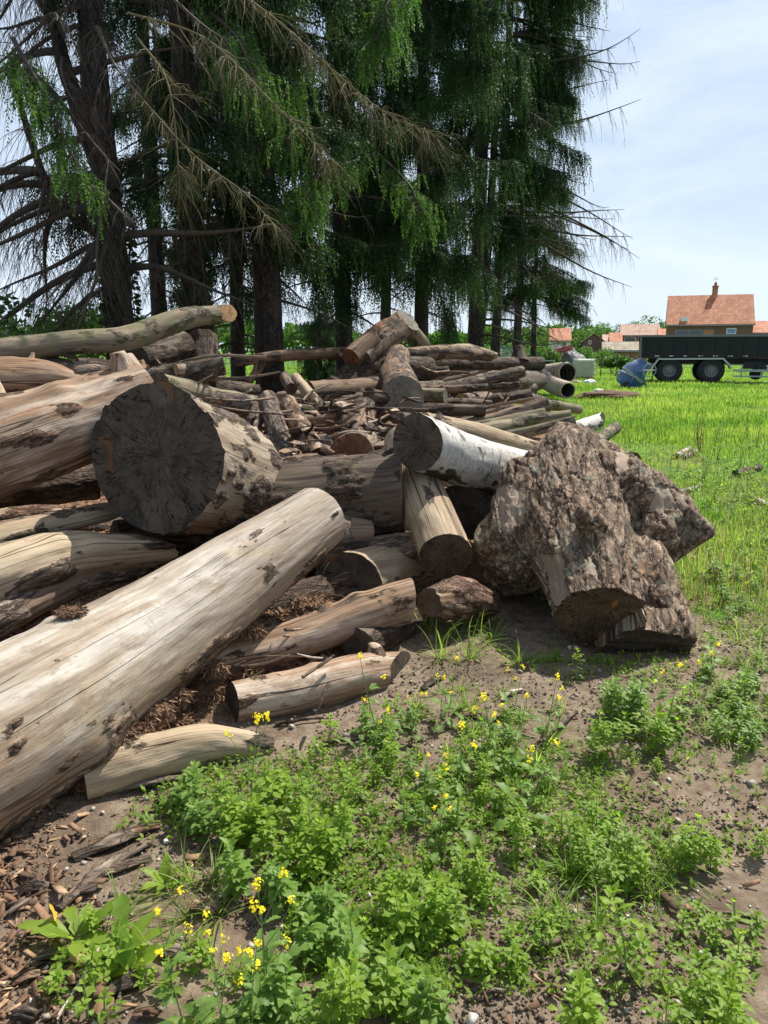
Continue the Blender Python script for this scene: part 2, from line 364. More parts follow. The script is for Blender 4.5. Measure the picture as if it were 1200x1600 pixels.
M_spruce = leafmat('spruce_needles', (.012, .030, .013), (.055, .105, .028), trans=.25, rough=.6, spec=.2)
M_fresh = leafmat('fresh_spruce_needles', (.03, .075, .018), (.10, .20, .04), trans=.35, rough=.6, spec=.2)
M_weed = leafmat('weed_leaf', (.085, .165, .020), (.24, .345, .045), trans=.48, rough=.5, spec=.28)
M_bluegreen = leafmat('blue_green_leaf', (.08, .155, .032), (.185, .29, .062), trans=.42, rough=.5, spec=.3)
M_grassb = leafmat('grass_blade', (.075, .17, .022), (.24, .315, .07), trans=.5, rough=.45, spec=.35)
M_dry = leafmat('dry_straw', (.30, .22, .10), (.55, .45, .26), trans=.2, tcol=(1, .9, .6))
M_tree = leafmat('tree_leaf', (.035, .09, .018), (.10, .19, .035), trans=.4, rough=.5, spec=.3)
M_darkleaf = leafmat('ivy_leaf', (.012, .035, .010), (.04, .08, .02), trans=.25)
M_yellowleaf = leafmat('yellow_leaf', (.55, .38, .05), (.7, .5, .08), trans=.3, tcol=(1, .9, .4))
M_petal = leafmat('yellow_petal', (.75, .62, .02), (.85, .75, .04), trans=.35, tcol=(1, 1, .4))
M_stem = plain('green_stem', (.13, .22, .06), .5)
M_twig = plain('dead_twig', (.065, .052, .038), .85, .4, 8)
M_lichen = plain('lichen_twig', (.12, .105, .042), .85, .4, 8)
M_trunk = wood('spruce_trunk', (.08, .06, .045), (.055, .042, .032), (.03, .022, .016), (.045, .034, .026), (.10, .08, .06), bscale=.9)

# ------------------------------------------------------------------ ground: one sheet to the horizon
def axis_pts(a, b, step, lo, hi, f):
    mid = list(np.arange(a, b, step)); up = [mid[-1]]; s = step
    while up[-1] < hi: s *= f; up.append(up[-1]+s)
    dn = [a]; s = step
    while dn[-1] > lo: s *= f; dn.append(dn[-1]-s)
    return np.array(dn[:0:-1]+mid+up[1:])
xs = axis_pts(-2.9, 3.4, .023, -900, 900, 1.09); ys = axis_pts(1.25, 6.2, .023, -6, 1800, 1.045)
X, Y = np.meshgrid(xs, ys); Xf, Yf = X.ravel(), Y.ravel(); Z = G(Xf, Yf)
P3 = np.stack([Xf, Yf, 0*Xf], 1)
def grass_mask(x, y):
    x = np.asarray(x, float); y = np.asarray(y, float); P = np.stack([x, y, 0*x], -1).reshape(-1, 3)
    edge = fbm(P*.8+5, 4).reshape(x.shape)
    right = ss(-.5, 1.1, x-(1.55+.25*(y-4.5))+1.2*edge)*ss(2.7, 4.4, y+1.6*edge)
    return np.clip(np.maximum(right, ss(15, 18, y)), 0, 1)*(1-ss(.25, .6, mound(x, y)))
gm = grass_mask(Xf, Yf); lit = ss(.004, .05, mound(Xf, Yf)+.03*fbm(P3*2+8, 3)) + .8*ss(.2, -.8, Xf+.9+.5*(Yf-1.7))*ss(4, 2.5, Yf)
lit = np.clip(lit, 0, 1)
nx, ny = len(xs), len(ys); idx = np.arange(nx*ny).reshape(ny, nx)
F = np.stack([idx[:-1, :-1].ravel(), idx[:-1, 1:].ravel(), idx[1:, 1:].ravel(), idx[1:, :-1].ravel()], 1)
m, t, b, out = newmat('ground_soil_and_grass'); g = N(t, 'ShaderNodeTexCoord').outputs['Object']
n1 = nz(t, g, 1.6, 6, .65, .4); n2 = nz(t, g, 14, 6, .7); n3 = nz(t, g, 90, 4, .75)
soil = ramp(t, n2, [(.32, (.125, .09, .06)), (.5, (.215, .165, .12)), (.68, (.31, .245, .18))])
soil = mix(t, soil, (.085, .058, .042), ramp(t, n1, [(.48, 0), (.62, .6)]))
soil = mix(t, soil, (.36, .31, .25), ramp(t, n3, [(.63, 0), (.72, .6)]))
soil = mix(t, soil, (.05, .034, .024), ramp(t, n3, [(.27, .7), (.4, 0)]))
litc = ramp(t, nz(t, g, 34, 5, .75, .8), [(.3, (.04, .022, .013)), (.45, (.16, .088, .05)), (.60, (.31, .19, .11)), (.75, (.46, .34, .23))])
grc = ramp(t, nz(t, g, 9, 6, .7), [(.3, (.045, .10, .012)), (.5, (.085, .19, .02)), (.7, (.15, .27, .04))])
grc = mix(t, grc, (.20, .22, .06), ramp(t, nz(t, g, .35, 5, .7, .6), [(.48, 0), (.64, .65)]))
grc = mix(t, grc, (.055, .14, .016), ramp(t, nz(t, g, .9, 5, .7, .6), [(.46, .55), (.56, 0)]))
col = mix(t, soil, litc, attr(t, 'litter'))
gf = mth(t, 'ADD', attr(t, 'grass'), mth(t, 'MULTIPLY', mth(t, 'SUBTRACT', nz(t, g, 6, 6, .75), .5), .9))
col = mix(t, col, grc, ramp(t, gf, [(.42, 0), (.62, 1)]))
t.links.new(col, b.inputs['Base Color']); b.inputs['Roughness'].default_value = .93; b.inputs['Specular IOR Level'].default_value = .15
hh = mth(t, 'ADD', mth(t, 'MULTIPLY', n2, 1.0), mth(t, 'MULTIPLY', n3, .5))
t.links.new(bump(t, hh, .9, .02), b.inputs['Normal'])
ground = link('ground', rawmesh('ground', np.stack([Xf, Yf, Z], 1), F4=F, mats=[m], attrs={'grass': gm, 'litter': lit}, smooth=True))
tag(ground, kind='structure')

# ------------------------------------------------------------------ logs
def catmull(P, n):
    P = np.asarray(P, float)
    if len(P) == 2: return P[0]+(P[1]-P[0])*np.linspace(0, 1, n)[:, None]
    Q = np.vstack([2*P[0]-P[1], P, 2*P[-1]-P[-2]]); out = []
    for s in np.linspace(0, len(P)-1-1e-9, n):
        i = int(s); f = s-i; a, b_, c_, d = Q[i:i+4]
        out.append(.5*((2*b_)+(-a+c_)*f+(2*a-5*b_+4*c_-d)*f*f+(-a+3*b_-3*c_+d)*f**3))
    return np.array(out)
seedn = [0]
def body(P, r, Mn, n, lump, groove, bark, under, thick, knots, seed, nA, nB, up=np.array([0, 0, 1.])):
    """rings of a log; returns world verts (n,M,3), bark attribute, tangents"""
    cen = catmull(P, n); rr = catmull(np.array(r)[:, None], n)[:, 0] if len(r) > 2 else np.linspace(r[0], r[-1], n)
    T = unit(np.gradient(cen, axis=0)); d = np.concatenate([[0], np.cumsum(np.linalg.norm(np.diff(cen, axis=0), axis=1))])
    a = np.arange(Mn)/Mn*2*math.pi; V = np.zeros((n, Mn, 3)); u = unit(up-T[0]*np.dot(up, T[0]))
    D = np.zeros((n, Mn, 3))
    for i in range(n):
        u = unit(u-T[i]*np.dot(u, T[i])); w_ = np.cross(T[i], u)
        D[i] = np.cos(a)[:, None]*u+np.sin(a)[:, None]*w_
    rm = float(np.mean(rr)); ca = np.cos(a)[None, :]+0*rr[:, None]; sa = np.sin(a)[None, :]+0*rr[:, None]; dd = d[:, None]+0*ca
    Q = np.stack([ca, sa, dd/(rm*3.2)], -1).reshape(-1, 3)+seed*7.7
    f1 = fbm(Q*1.25, 3).reshape(n, Mn)
    f2 = fbm(np.stack([ca*5, sa*5, dd*1.6], -1).reshape(-1, 3)+seed*3.1, 4).reshape(n, Mn)
    f3 = fbm(np.stack([ca*rm*40, sa*rm*40, dd*9], -1).reshape(-1, 3)+seed*5.3, 3).reshape(n, Mn)
    f4 = fbm(np.stack([ca*rm*9, sa*rm*9, dd*3.4], -1).reshape(-1, 3)+seed*1.9, 5).reshape(n, Mn)
    ba = f4*1.5+(bark-.5)*1.6-under*ca
    bm = ss(-.06, .07, ba)
    rad = rr[:, None]*(1+lump*f1+groove*f2)+.0035*f3+bm*(thick+.5*thick*f3)
    for (s, th, amp, wd) in knots:
        L_ = d[-1]; da = np.abs(((a-math.radians(th)+math.pi) % (2*math.pi))-math.pi)[None, :]*rm
        q = np.exp(-((dd-s*L_)**2+da**2)/(wd*wd)); rad = rad+amp*q
    V = cen[:, None, :]+D*rad[..., None]
    for side, nn in ((0, nA), (-1, nB)):
        c = cen[side]; tt = T[side]; nn = unit(nn) if nn is not None else (tt if side else -tt)
        if abs(np.dot(nn, tt)) < .25: nn = unit(nn+tt*(.4 if side else -.4))
        e = V[side]-c; sh = -(e@nn)/np.dot(tt, nn)
        dist = np.abs(d-d[side]); wgt = 1-ss(0, rm*1.6, dist)
        V = V+tt*(sh[None, :]*wgt[:, None])[..., None]
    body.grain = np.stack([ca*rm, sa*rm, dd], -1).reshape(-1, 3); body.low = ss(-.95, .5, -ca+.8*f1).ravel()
    return V, np.clip(.5+ba*1.2, 0, 1), cen, T, D, rad, d
def tubefaces(n, Mn):
    i = np.arange(n-1)[:, None]*Mn; j = np.arange(Mn)[None, :]; k = (j+1) % Mn
    return np.stack([i+j, i+k, i+Mn+k, i+Mn+j], -1).reshape(-1, 4)
def add_cap(name, rim, c, nn, mat, parent, Rm, P0, rough=.004, hollow=0):
    nn = unit(nn); Mn = len(rim); V = []; sc = [1, .985, .93, .8, .64, .48, .32, .16]
    u = unit(np.cross(nn, [.3, .2, .93])); w_ = np.cross(nn, u)
    for k, s in enumerate(sc):
        p = c+(rim-c)*s
        if k: p = p+nn*(rough*fbm(p*22, 3)[:, None]-hollow*(1-s)**.5*(s < .93))
        V.append(p)
    V.append(c[None, :]-nn*hollow); V = np.concatenate(V)
    F4 = tubefaces(len(sc), Mn); o0 = (len(sc)-1)*Mn; j = np.arange(Mn)
    F3 = np.stack([o0+j, o0+(j+1) % Mn, np.full(Mn, len(V)-1)], 1)
    # orient outwards
    a_, b_, c_ = V[F4[0][0]], V[F4[0][1]], V[F4[0][2]]
    if np.dot(np.cross(b_-a_, c_-a_), nn) < 0: F4 = F4[:, ::-1]; F3 = F3[:, ::-1]
    B = np.stack([u, w_, nn], 1)               # world basis of the cap
    loc = (V-c)@B
    o = link(name, rawmesh(name, loc, F4=F4, F3=F3, mats=[mat], smooth=False), parent)
    M4 = Matrix((Rm.T@B).tolist()).to_4x4(); M4.translation = Vector((c-P0)@Rm); o.matrix_local = M4
    return o
def log(label, pts, rpx, mat, cut, cat='log', name='log', bark=.35, group=None, lump=.07, groove=.035, thick=.006,
        stubs=(), knots=(), nA=None, nB=None, caps='AB', under=0.0, M=None, world=False, hollowA=0, hollowB=0, rough=.004, flat=1):
    seedn[0] += 1; sd_ = seedn[0]
    if world: P = np.array(pts, float); r = np.array(rpx, float); rp = r*FOC/np.maximum(np.linalg.norm(P-CAM, axis=1), 1)
    else:
        P = np.array([at(*p) for p in pts]); rp = np.broadcast_to(np.array(rpx, float), (len(P),)); r = np.array([q*mpp(*p) for q, p in zip(rp, pts)])
    if len(r) != len(P): r = np.linspace(r[0], r[-1], len(P))
    Lt = np.sum(np.linalg.norm(np.diff(P, axis=0), axis=1)); Mn = M or int(np.clip(rp.max()*1.9, 18, 200))
    step = max(2*math.pi*r.max()/Mn*1.25, .008); n = int(np.clip(Lt/step, 8, 300))
    V, ba, cen, T, D, rad, d = body(P, r, Mn, n, lump, groove, bark, under, thick, knots, sd_, nA, nB)
    if flat < 1:
        ns = unit(np.cross(np.cross(T[0], [0, 0, 1.]), T[0])+rng.normal(size=3)*.18); dv = (V-cen[:, None])@ns; V = V-(1-flat)*dv[..., None]*ns
    z = unit(P[-1]-P[0]); x = unit(np.cross([0, 0, 1.], z) if abs(z[2]) < .95 else np.cross([0, 1., 0], z)); y = np.cross(z, x)
    Rm = np.stack([x, y, z], 1); P0 = P[0]
    root = thing(name, label, cat, P0, group=group); root.rotation_euler = Matrix(Rm.tolist()).to_euler()
    Fq = tubefaces(n, Mn)
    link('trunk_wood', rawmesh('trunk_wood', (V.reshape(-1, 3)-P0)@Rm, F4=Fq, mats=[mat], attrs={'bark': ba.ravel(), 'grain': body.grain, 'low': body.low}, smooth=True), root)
    if 'A' in caps: add_cap('cut_end', V[0], cen[0], unit(nA) if nA is not None else -T[0], cut, root, Rm, P0, rough, hollowA)
    if 'B' in caps: add_cap('cut_end', V[-1], cen[-1], unit(nB) if nB is not None else T[-1], cut, root, Rm, P0, rough, hollowB)
    for (s, th, ln, rs, *tilt) in stubs:
        i = int(np.clip(s*(n-1), 0, n-1)); j = int(th/360*Mn) % Mn
        dr = unit(D[i, j]+T[i]*(tilt[0] if tilt else .35)); p = cen[i]+D[i, j]*(rad[i, j]-rs*.8)
        mm = max(12, Mn//4); pp = [p, p+dr*(ln*.5+rs*.8)+T[i]*.1*ln, p+dr*(ln+rs*.8)]
        v2, b2, c2, t2, _, _, _ = body(np.array(pp), [rs*1.7, rs*1.1, rs*.85], mm, 14, .12, .06, bark, 0, thick*.6, (), sd_+i, None, unit(t2_dir(dr, sd_)))
        link('branch_stub', rawmesh('branch_stub', (np.concatenate([v2.reshape(-1, 3), [c2[-1]]])-P0)@Rm, F4=tubefaces(14, mm),
             F3=np.stack([13*mm+np.arange(mm), 13*mm+(np.arange(mm)+1) % mm, np.full(mm, 14*mm)], 1), mats=[mat], attrs={'bark': np.append(b2.ravel(), 0), 'grain': np.vstack([body.grain, [[0, 0, .3]]])}, smooth=True), root)
    return root
def t2_dir(d, s):
    q = random.Random(s); return d+np.array([q.uniform(-.3, .3) for _ in range(3)])

# --- the big foreground logs
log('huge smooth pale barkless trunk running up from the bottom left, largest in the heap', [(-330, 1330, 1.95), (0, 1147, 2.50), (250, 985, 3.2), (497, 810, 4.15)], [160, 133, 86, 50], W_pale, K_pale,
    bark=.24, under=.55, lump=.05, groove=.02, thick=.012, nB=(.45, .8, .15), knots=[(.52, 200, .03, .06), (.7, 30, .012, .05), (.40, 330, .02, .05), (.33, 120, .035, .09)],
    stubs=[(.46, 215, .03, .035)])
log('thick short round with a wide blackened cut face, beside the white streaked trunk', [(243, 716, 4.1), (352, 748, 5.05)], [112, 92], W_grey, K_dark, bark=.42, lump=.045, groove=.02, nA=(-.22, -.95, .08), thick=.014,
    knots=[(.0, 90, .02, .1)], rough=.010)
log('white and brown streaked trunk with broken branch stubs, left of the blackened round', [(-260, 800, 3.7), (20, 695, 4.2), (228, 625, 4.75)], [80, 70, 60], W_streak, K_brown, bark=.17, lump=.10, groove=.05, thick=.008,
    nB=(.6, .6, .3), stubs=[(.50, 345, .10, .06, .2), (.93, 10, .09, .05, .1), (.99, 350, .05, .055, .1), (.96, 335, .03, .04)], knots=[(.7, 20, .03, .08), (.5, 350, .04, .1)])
log('orange-brown log with a rounded end, at the left edge under the long grey limb', [(-160, 590, 5.3), (-20, 587, 5.6), (60, 588, 5.8), (112, 594, 5.95)], [27, 28, 26, 15], W_orange, K_tan, bark=.22, lump=.10, groove=.05,
    stubs=[(.62, 350, .05, .016, .3)])
log('long curved grey limb lying along the top of the heap at the left', [(-200, 560, 6.6), (0, 548, 7.0), (110, 535, 7.4), (200, 528, 7.8), (280, 500, 8.3), (357, 489, 8.8)], [20, 19, 18, 19, 17, 13], W_mossbark, K_tan,
    bark=.35, lump=.06, nB=(.75, -.2, .1), knots=[(.6, 90, .02, .05)])
log('slim pale log pinned under the blackened round at the left', [(-200, 905, 3.3), (0, 838, 3.8), (150, 803, 4.3)], [24, 21, 16], W_tan, K_dark, bark=.2, nB=(.5, -.6, .1))
log('mottled tan log with a small dark sawn end, above the huge pale trunk', [(-240, 990, 3.0), (0, 898, 3.45), (100, 868, 3.75), (182, 862, 4.0)], [54, 45, 38, 28], W_tan, K_dark, bark=.45, lump=.12, nB=(.55, -.75, -.1),
    knots=[(.85, 60, .03, .07), (.7, 30, .02, .06)])
log('brown barky log wedged between the mottled tan log and the huge pale trunk', [(-200, 1060, 2.9), (0, 962, 3.35), (120, 905, 3.8), (215, 880, 4.15)], [34, 30, 25, 20], W_bark, K_dark, bark=.55, lump=.12)
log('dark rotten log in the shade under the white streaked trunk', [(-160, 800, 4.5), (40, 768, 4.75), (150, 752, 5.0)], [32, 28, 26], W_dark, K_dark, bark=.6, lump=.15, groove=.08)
log('broken orange heartwood log in the gap at the left edge', [(-120, 828, 4.2), (40, 806, 4.5), (92, 800, 4.7)], [17, 15, 9], W_orange, K_tan, bark=.3, lump=.2, groove=.12)
log('thick dark brown log lying level behind the end of the huge pale trunk', [(395, 800, 5.0), (630, 768, 5.15)], [70, 66], W_dark, K_pale, bark=.38, lump=.05, groove=.045, thick=.016, nB=(1.0, -.06, .06), knots=[(.4, 330, .02, .15)])
log('sloping smooth tan log with a brown sawn end, under the white birch log', [(632, 690, 5.75), (655, 760, 5.2), (697, 868, 4.45)], [32, 36, 41], W_tan, K_brown, bark=.12, lump=.03, groove=.015, thick=.005, nB=(.0, -.93, -.36))
log('short log with a blackened hollowed cut face, above the brown log end', [(545, 912, 4.45), (665, 880, 5.15)], [50, 44], W_tan, K_dark, bark=.3, lump=.04, groove=.03, nA=(-.25, -.96, .1), rough=.012, hollowA=.02)
log('brown log with a pale top, ending just above the short front log', [(330, 1035, 3.45), (450, 1003, 3.65), (560, 962, 3.85), (640, 938, 4.0)], [34, 32, 32, 34], W_streak, K_pale, bark=.22, lump=.09, groove=.05,
    nB=(.9, .2, -.1), stubs=[(.52, 350, .03, .03)], knots=[(.72, 350, .02, .05)])
log('short front log lying on the soil with a blackened left cut', [(362, 1100, 3.12), (450, 1083, 3.22), (560, 1055, 3.42), (625, 1047, 3.58)], [34, 35, 33, 29], W_streak, K_dark, bark=.10, lump=.06, groove=.035, nA=(-.86, -.5, .1), nB=(.8, -.3, 0), under=.05,
    stubs=[(.80, 350, .035, .035, -.2)], knots=[(.45, 345, .012, .04)])
log('pale smooth limb with its tip in the weeds, below the huge pale trunk', [(130, 1215, 2.55), (240, 1183, 2.68), (330, 1163, 2.78), (425, 1168, 2.84)], [38, 36, 30, 16], W_tan, K_tan, bark=.15, lump=.1)
log('white birch log with a black cut face and mossy underside', [(652, 691, 4.95), (735, 722, 5.35), (835, 748, 5.8)], [43, 41, 40], W_birch, K_dark, cat='birch log', name='birch_log', bark=.10, under=.62, lump=.06, groove=.02, nA=(-.50, -.84, .1), rough=.012, thick=.003)
log('yellowish bare log right behind the white birch log', [(660, 662, 6.2), (745, 680, 6.7), (830, 705, 7.2)], [18, 19, 17], W_tan, K_tan, bark=.12)
log('thin broken bark-covered limb lying along the top of the white birch log', [(628, 650, 5.2), (690, 662, 5.4), (750, 690, 5.55)], [4.5, 4, 2.5], W_bark, K_brown, cat='branch', name='branch', bark=.8, stubs=[(.45, 345, .05, .02)])
log('dark round wedged in shade between the sloping tan log and the bark-covered stump', [(722, 800, 5.3), (790, 790, 6.0)], [42, 40], W_tan, K_dark, bark=.4, nA=(-.3, -.9, -.1))
log('small rotten chunk with orange crumbling bark on the soil before the sloping tan log', [(672, 940, 4.0), (720, 936, 4.2), (765, 944, 4.35)], [22, 30, 20], W_orange, K_brown, bark=.75, lump=.25, groove=.1, thick=.012)
log('dark buried log under the brown log end', [(560, 1010, 3.7), (650, 965, 4.3)], [28, 28], W_dark, K_dark, bark=.6)
log('dark log deep in the gap below the hollowed cut face', [(380, 960, 4.1), (560, 925, 4.6)], [34, 34], W_dark, K_dark, bark=.6)
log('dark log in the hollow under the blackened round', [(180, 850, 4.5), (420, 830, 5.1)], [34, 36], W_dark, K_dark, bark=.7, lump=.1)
# --- middle of the heap
log('round log with a wide grey-ringed cut face, upright in the middle of the heap', [(630, 622, 8.6), (618, 585, 10.2)], [33, 26], W_red, K_grey, bark=.5, nA=(.05, -.98, .12), lump=.04)
log('dark brown log with a black left cut, left of the grey-ringed cut face', [(483, 613, 9.0), (602, 606, 9.8)], [17, 17], W_red, K_dark, bark=.35, nA=(-.8, -.6, 0))
log('mossy log with a birch-white patch, leading away from the blackened round', [(250, 598, 6.3), (330, 620, 6.9), (415, 636, 7.4)], [16, 15, 14], W_mossbark, K_brown, bark=.45, lump=.12)
log('bright orange stripped log stub behind the branch-stubbed trunk', [(274, 578, 7.2), (308, 578, 7.4), (340, 590, 7.6)], [9, 10, 7], W_orange, K_tan, bark=.2, lump=.15)
log('leaning grey bark-covered pole, left of the pair in the middle of the heap', [(418, 622, 7.3), (430, 665, 6.9), (455, 722, 6.4)], [13, 15, 12], W_bark, K_brown, bark=.7, lump=.14, thick=.01)
log('leaning brown pole with yellow streaks, right of the leaning grey pole', [(450, 628, 7.5), (470, 670, 7.0), (500, 716, 6.5)], [12, 16, 19], W_streak, K_brown, bark=.45, lump=.15)
log('short leaning pole half hidden behind the leaning grey pole', [(405, 640, 7.2), (388, 680, 6.8)], [13, 12], W_bark, K_brown, bark=.6, lump=.12)
log('thin pale pole sloping down behind the leaning poles', [(462, 590, 8.9), (480, 612, 8.3), (505, 640, 7.8)], [8, 9, 8], W_tan, K_brown, bark=.4)
log('small grey leaning pole under the thin sloping pole', [(445, 588, 9.2), (455, 608, 8.9)], [8, 9], W_bark, K_brown, bark=.6)
log('reddish peeling log leaning toward the reddish oval cut', [(568, 640, 7.8), (556, 672, 7.2), (545, 702, 6.7)], [19, 20, 24], W_red, K_red, bark=.55, lump=.1, thick=.012, nB=(-.05, -.8, .5))
log('small half-buried round with a reddish oval cut, on top of the dark brown log', [(550, 712, 6.0), (570, 700, 6.6)], [34, 28], W_bark, K_red, bark=.5, nA=(0, -.96, .25))
log('short level log with a dark left cut, under the black left cut log', [(418, 662, 8.0), (528, 653, 8.4)], [15, 14], W_streak, K_brown, bark=.3, lump=.08)
log('slim white birch log lying level behind the leaning poles', [(455, 640, 8.6), (560, 634, 9.0)], [9, 9], W_birch, K_dark, cat='birch log', name='birch_log', bark=.15, under=.4)
log('short white birch piece at the left, under the mossy log', [(340, 652, 7.2), (398, 652, 7.4)], [9, 9], W_birch, K_dark, cat='birch log', name='birch_log', bark=.15, under=.4)
log('small dark log end under the slim white birch', [(522, 634, 8.2), (545, 630, 9.0)], [9, 9], W_dark, K_dark, bark=.5, nA=(0, -1, .1))
log('small dark round just below the slim white birch', [(535, 652, 8.0), (560, 648, 8.8)], [11, 11], W_dark, K_dark, bark=.5, nA=(0, -1, .1))
log('pale peeled stick beside the reddish peeling log', [(612, 688, 6.5), (585, 712, 6.1)], [6, 5], W_pale, K_tan, bark=.1)
# --- back of the heap
log('very long thin pole lying across the back of the heap, forked at its left tip', [(368, 566, 11.5), (440, 556, 12.0), (540, 552, 12.8), (640, 553, 13.6), (700, 550, 14.2), (768, 556, 14.9)], [7, 9, 9, 10, 11, 8], W_red, K_brown, bark=.4, lump=.1,
    stubs=[(.12, 190, .35, .06, -.9)])
log('pale crooked branch resting on the right of the very long pole', [(640, 566, 13.8), (690, 552, 14.2), (730, 545, 14.6), (775, 556, 15.0)], [7, 9, 8, 5], W_tan, K_brown, cat='branch', name='branch', bark=.3, lump=.15)
log('thick log with a sawn top end rising highest out of the back heap', [(560, 562, 12.0), (600, 530, 12.6), (638, 500, 13.2)], [24, 22, 21], W_red, K_grey, bark=.35, nB=(.55, -.5, .55))
log('red-brown log end beside the highest sawn log', [(548, 560, 11.8), (595, 518, 12.4)], [17, 15], W_red, K_red, bark=.2, nB=(.35, -.8, .45))
log('mossy slanting log leaning behind the highest sawn log', [(640, 515, 14.0), (670, 555, 14.5)], [13, 14], W_mossbark, K_brown, bark=.5)
log('dark trunk base sloping left under the highest sawn log', [(600, 560, 12.6), (560, 585, 12.0), (520, 606, 11.5)], [22, 24, 16], W_dark, K_dark, bark=.7, lump=.15)
log('dark heavy log beneath the highest sawn log', [(560, 575, 12.4), (670, 578, 13.2)], [22, 20], W_dark, K_dark, bark=.7, lump=.12)
log('reddish log standing behind the grey-ringed cut face', [(612, 600, 10.6), (622, 556, 12.2)], [22, 18], W_red, K_brown, bark=.4)
log('dark mossy log in the top row of the stacked logs', [(640, 572, 14.0), (740, 569, 15.2), (845, 568, 16.5)], [12, 11, 10], W_dark, K_brown, bark=.6, lump=.1, stubs=[(.85, 350, .25, .12, .1), (.45, 0, .1, .08)])
log('brown log in the second row of the stacked logs', [(645, 592, 13.6), (740, 588, 14.6), (802, 590, 15.2)], [11, 10, 10], W_red, K_brown, bark=.4, lump=.08)
log('short thick log with dark square-looking cut beside the culvert pipes', [(792, 597, 14.6), (840, 595, 16.5)], [17, 15], W_dark, K_brown, bark=.3, nA=(-.1, -1, 0), lump=.04)
log('grey cracked log in the third row of the stacked logs', [(650, 610, 12.6), (728, 606, 13.4)], [13, 12], W_bark, K_brown, bark=.55, lump=.1)
log('dark log in the third row, right of the grey cracked log', [(715, 610, 13.8), (832, 608, 15.6)], [11, 10], W_dark, K_dark, bark=.5)
log('brown lowest log of the stacked logs', [(640, 628, 12.2), (790, 626, 14.0)], [10, 9], W_red, K_brown, bark=.5)
log('short split chunk with an orange-brown cut, in front of the stacked logs', [(722, 628, 12.0), (765, 624, 12.8)], [14, 12], W_bark, K_tan, bark=.4, nA=(-.4, -.9, .1), lump=.12)
log('knobbly grey root piece right of the split chunk', [(770, 636, 12.6), (800, 620, 13.0), (850, 628, 13.6)], [8, 11, 7], W_bark, K_tan, bark=.5, lump=.3)
log('curving grey pole lying over the straight brown pole', [(730, 642, 11.8), (810, 638, 12.6), (850, 632, 13.2), (905, 640, 13.8)], [5, 6, 8, 7], W_mossbark, K_tan, bark=.3, lump=.1)
log('long straight brown pole before the stacked logs', [(676, 655, 10.6), (770, 655, 11.6), (868, 655, 12.8)], [10, 11, 10], W_red, K_brown, bark=.3, lump=.05)
log('pale birch log with a ragged dark end sticking out on the grass side', [(884, 676, 10.9), (910, 668, 11.4), (940, 657, 11.9)], [13, 13, 12], W_birch, K_dark, cat='birch log', name='birch_log', bark=.25, nB=(.9, -.4, .1))
log('small mossy log end at the grass edge behind the bark-covered stump', [(925, 695, 10.2), (962, 668, 11.4)], [9, 9], W_mossbark, K_dark, bark=.5)
log('dark half-round log end poking out on the right of the bark-covered stump', [(930, 735, 8.6), (985, 730, 7.6)], [26, 24], W_tan, K_brown, bark=.3, nB=(.55, -.85, 0))
# --- left rear: rotten root plates in the shade
for lb, a_, b_, r_, mt in [
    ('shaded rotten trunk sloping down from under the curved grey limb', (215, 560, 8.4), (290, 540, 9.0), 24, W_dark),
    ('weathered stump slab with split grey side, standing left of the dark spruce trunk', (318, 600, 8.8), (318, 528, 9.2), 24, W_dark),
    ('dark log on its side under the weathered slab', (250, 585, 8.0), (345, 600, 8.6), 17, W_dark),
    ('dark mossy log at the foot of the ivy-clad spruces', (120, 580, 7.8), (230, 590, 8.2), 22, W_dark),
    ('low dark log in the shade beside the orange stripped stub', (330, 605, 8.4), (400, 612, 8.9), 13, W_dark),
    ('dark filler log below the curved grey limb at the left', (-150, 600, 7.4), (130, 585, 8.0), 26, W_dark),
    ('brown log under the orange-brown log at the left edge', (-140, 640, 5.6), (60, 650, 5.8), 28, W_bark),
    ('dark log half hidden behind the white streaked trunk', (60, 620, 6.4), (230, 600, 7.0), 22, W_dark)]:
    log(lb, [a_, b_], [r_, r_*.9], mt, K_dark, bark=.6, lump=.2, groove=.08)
# --- loose sticks and small pieces on the right
GP = lambda *a: [tuple(gpix(u, v)+[0, 0, h]) for u, v, h in a]
log('pale peeled birch limb lying in the grass right of the bark-covered stump', GP((1030, 790, 0.03), (1060, 775, 0.03), (1098, 762, 0.03)), [0.04, 0.03, 0.02], W_birch, K_pale, cat='branch', name='branch', bark=.1, world=True)
log('curled white bark shell in the grass behind the stump knob', GP((1022, 778, 0.05), (1048, 793, 0.05)), [0.07, 0.075], W_birch, K_tan, cat='bark shell', name='bark_shell', bark=.1, hollowB=.05, world=True)
log('small grey log piece in the grass at the foot of the reddish dock', GP((1056, 716, 0.03), (1078, 704, 0.03)), [0.05, 0.05], W_pale, K_brown, bark=.3, world=True)
log('second small grey log piece, nearer the reddish dock', GP((1068, 718, 0.03), (1090, 708, 0.03)), [0.04, 0.04], W_pale, K_brown, bark=.4, world=True)
log('small dark stick in the grass far right of the stacked logs', GP((1018, 687, 0.03), (1044, 690, 0.03)), [0.04, 0.05], W_bark, K_dark, cat='branch', name='branch', bark=.5, world=True)
log('dark rotten log piece in the tall weeds at the right edge', GP((1150, 745, 0.03), (1185, 735, 0.03)), [0.06, 0.06], W_dark, K_dark, bark=.6, lump=.2, world=True)
log('pale split board lying in the grass at the right edge', GP((1180, 785, 0.02), (1215, 800, 0.02)), [0.04, 0.04], W_pale, K_pale, bark=.1, world=True)

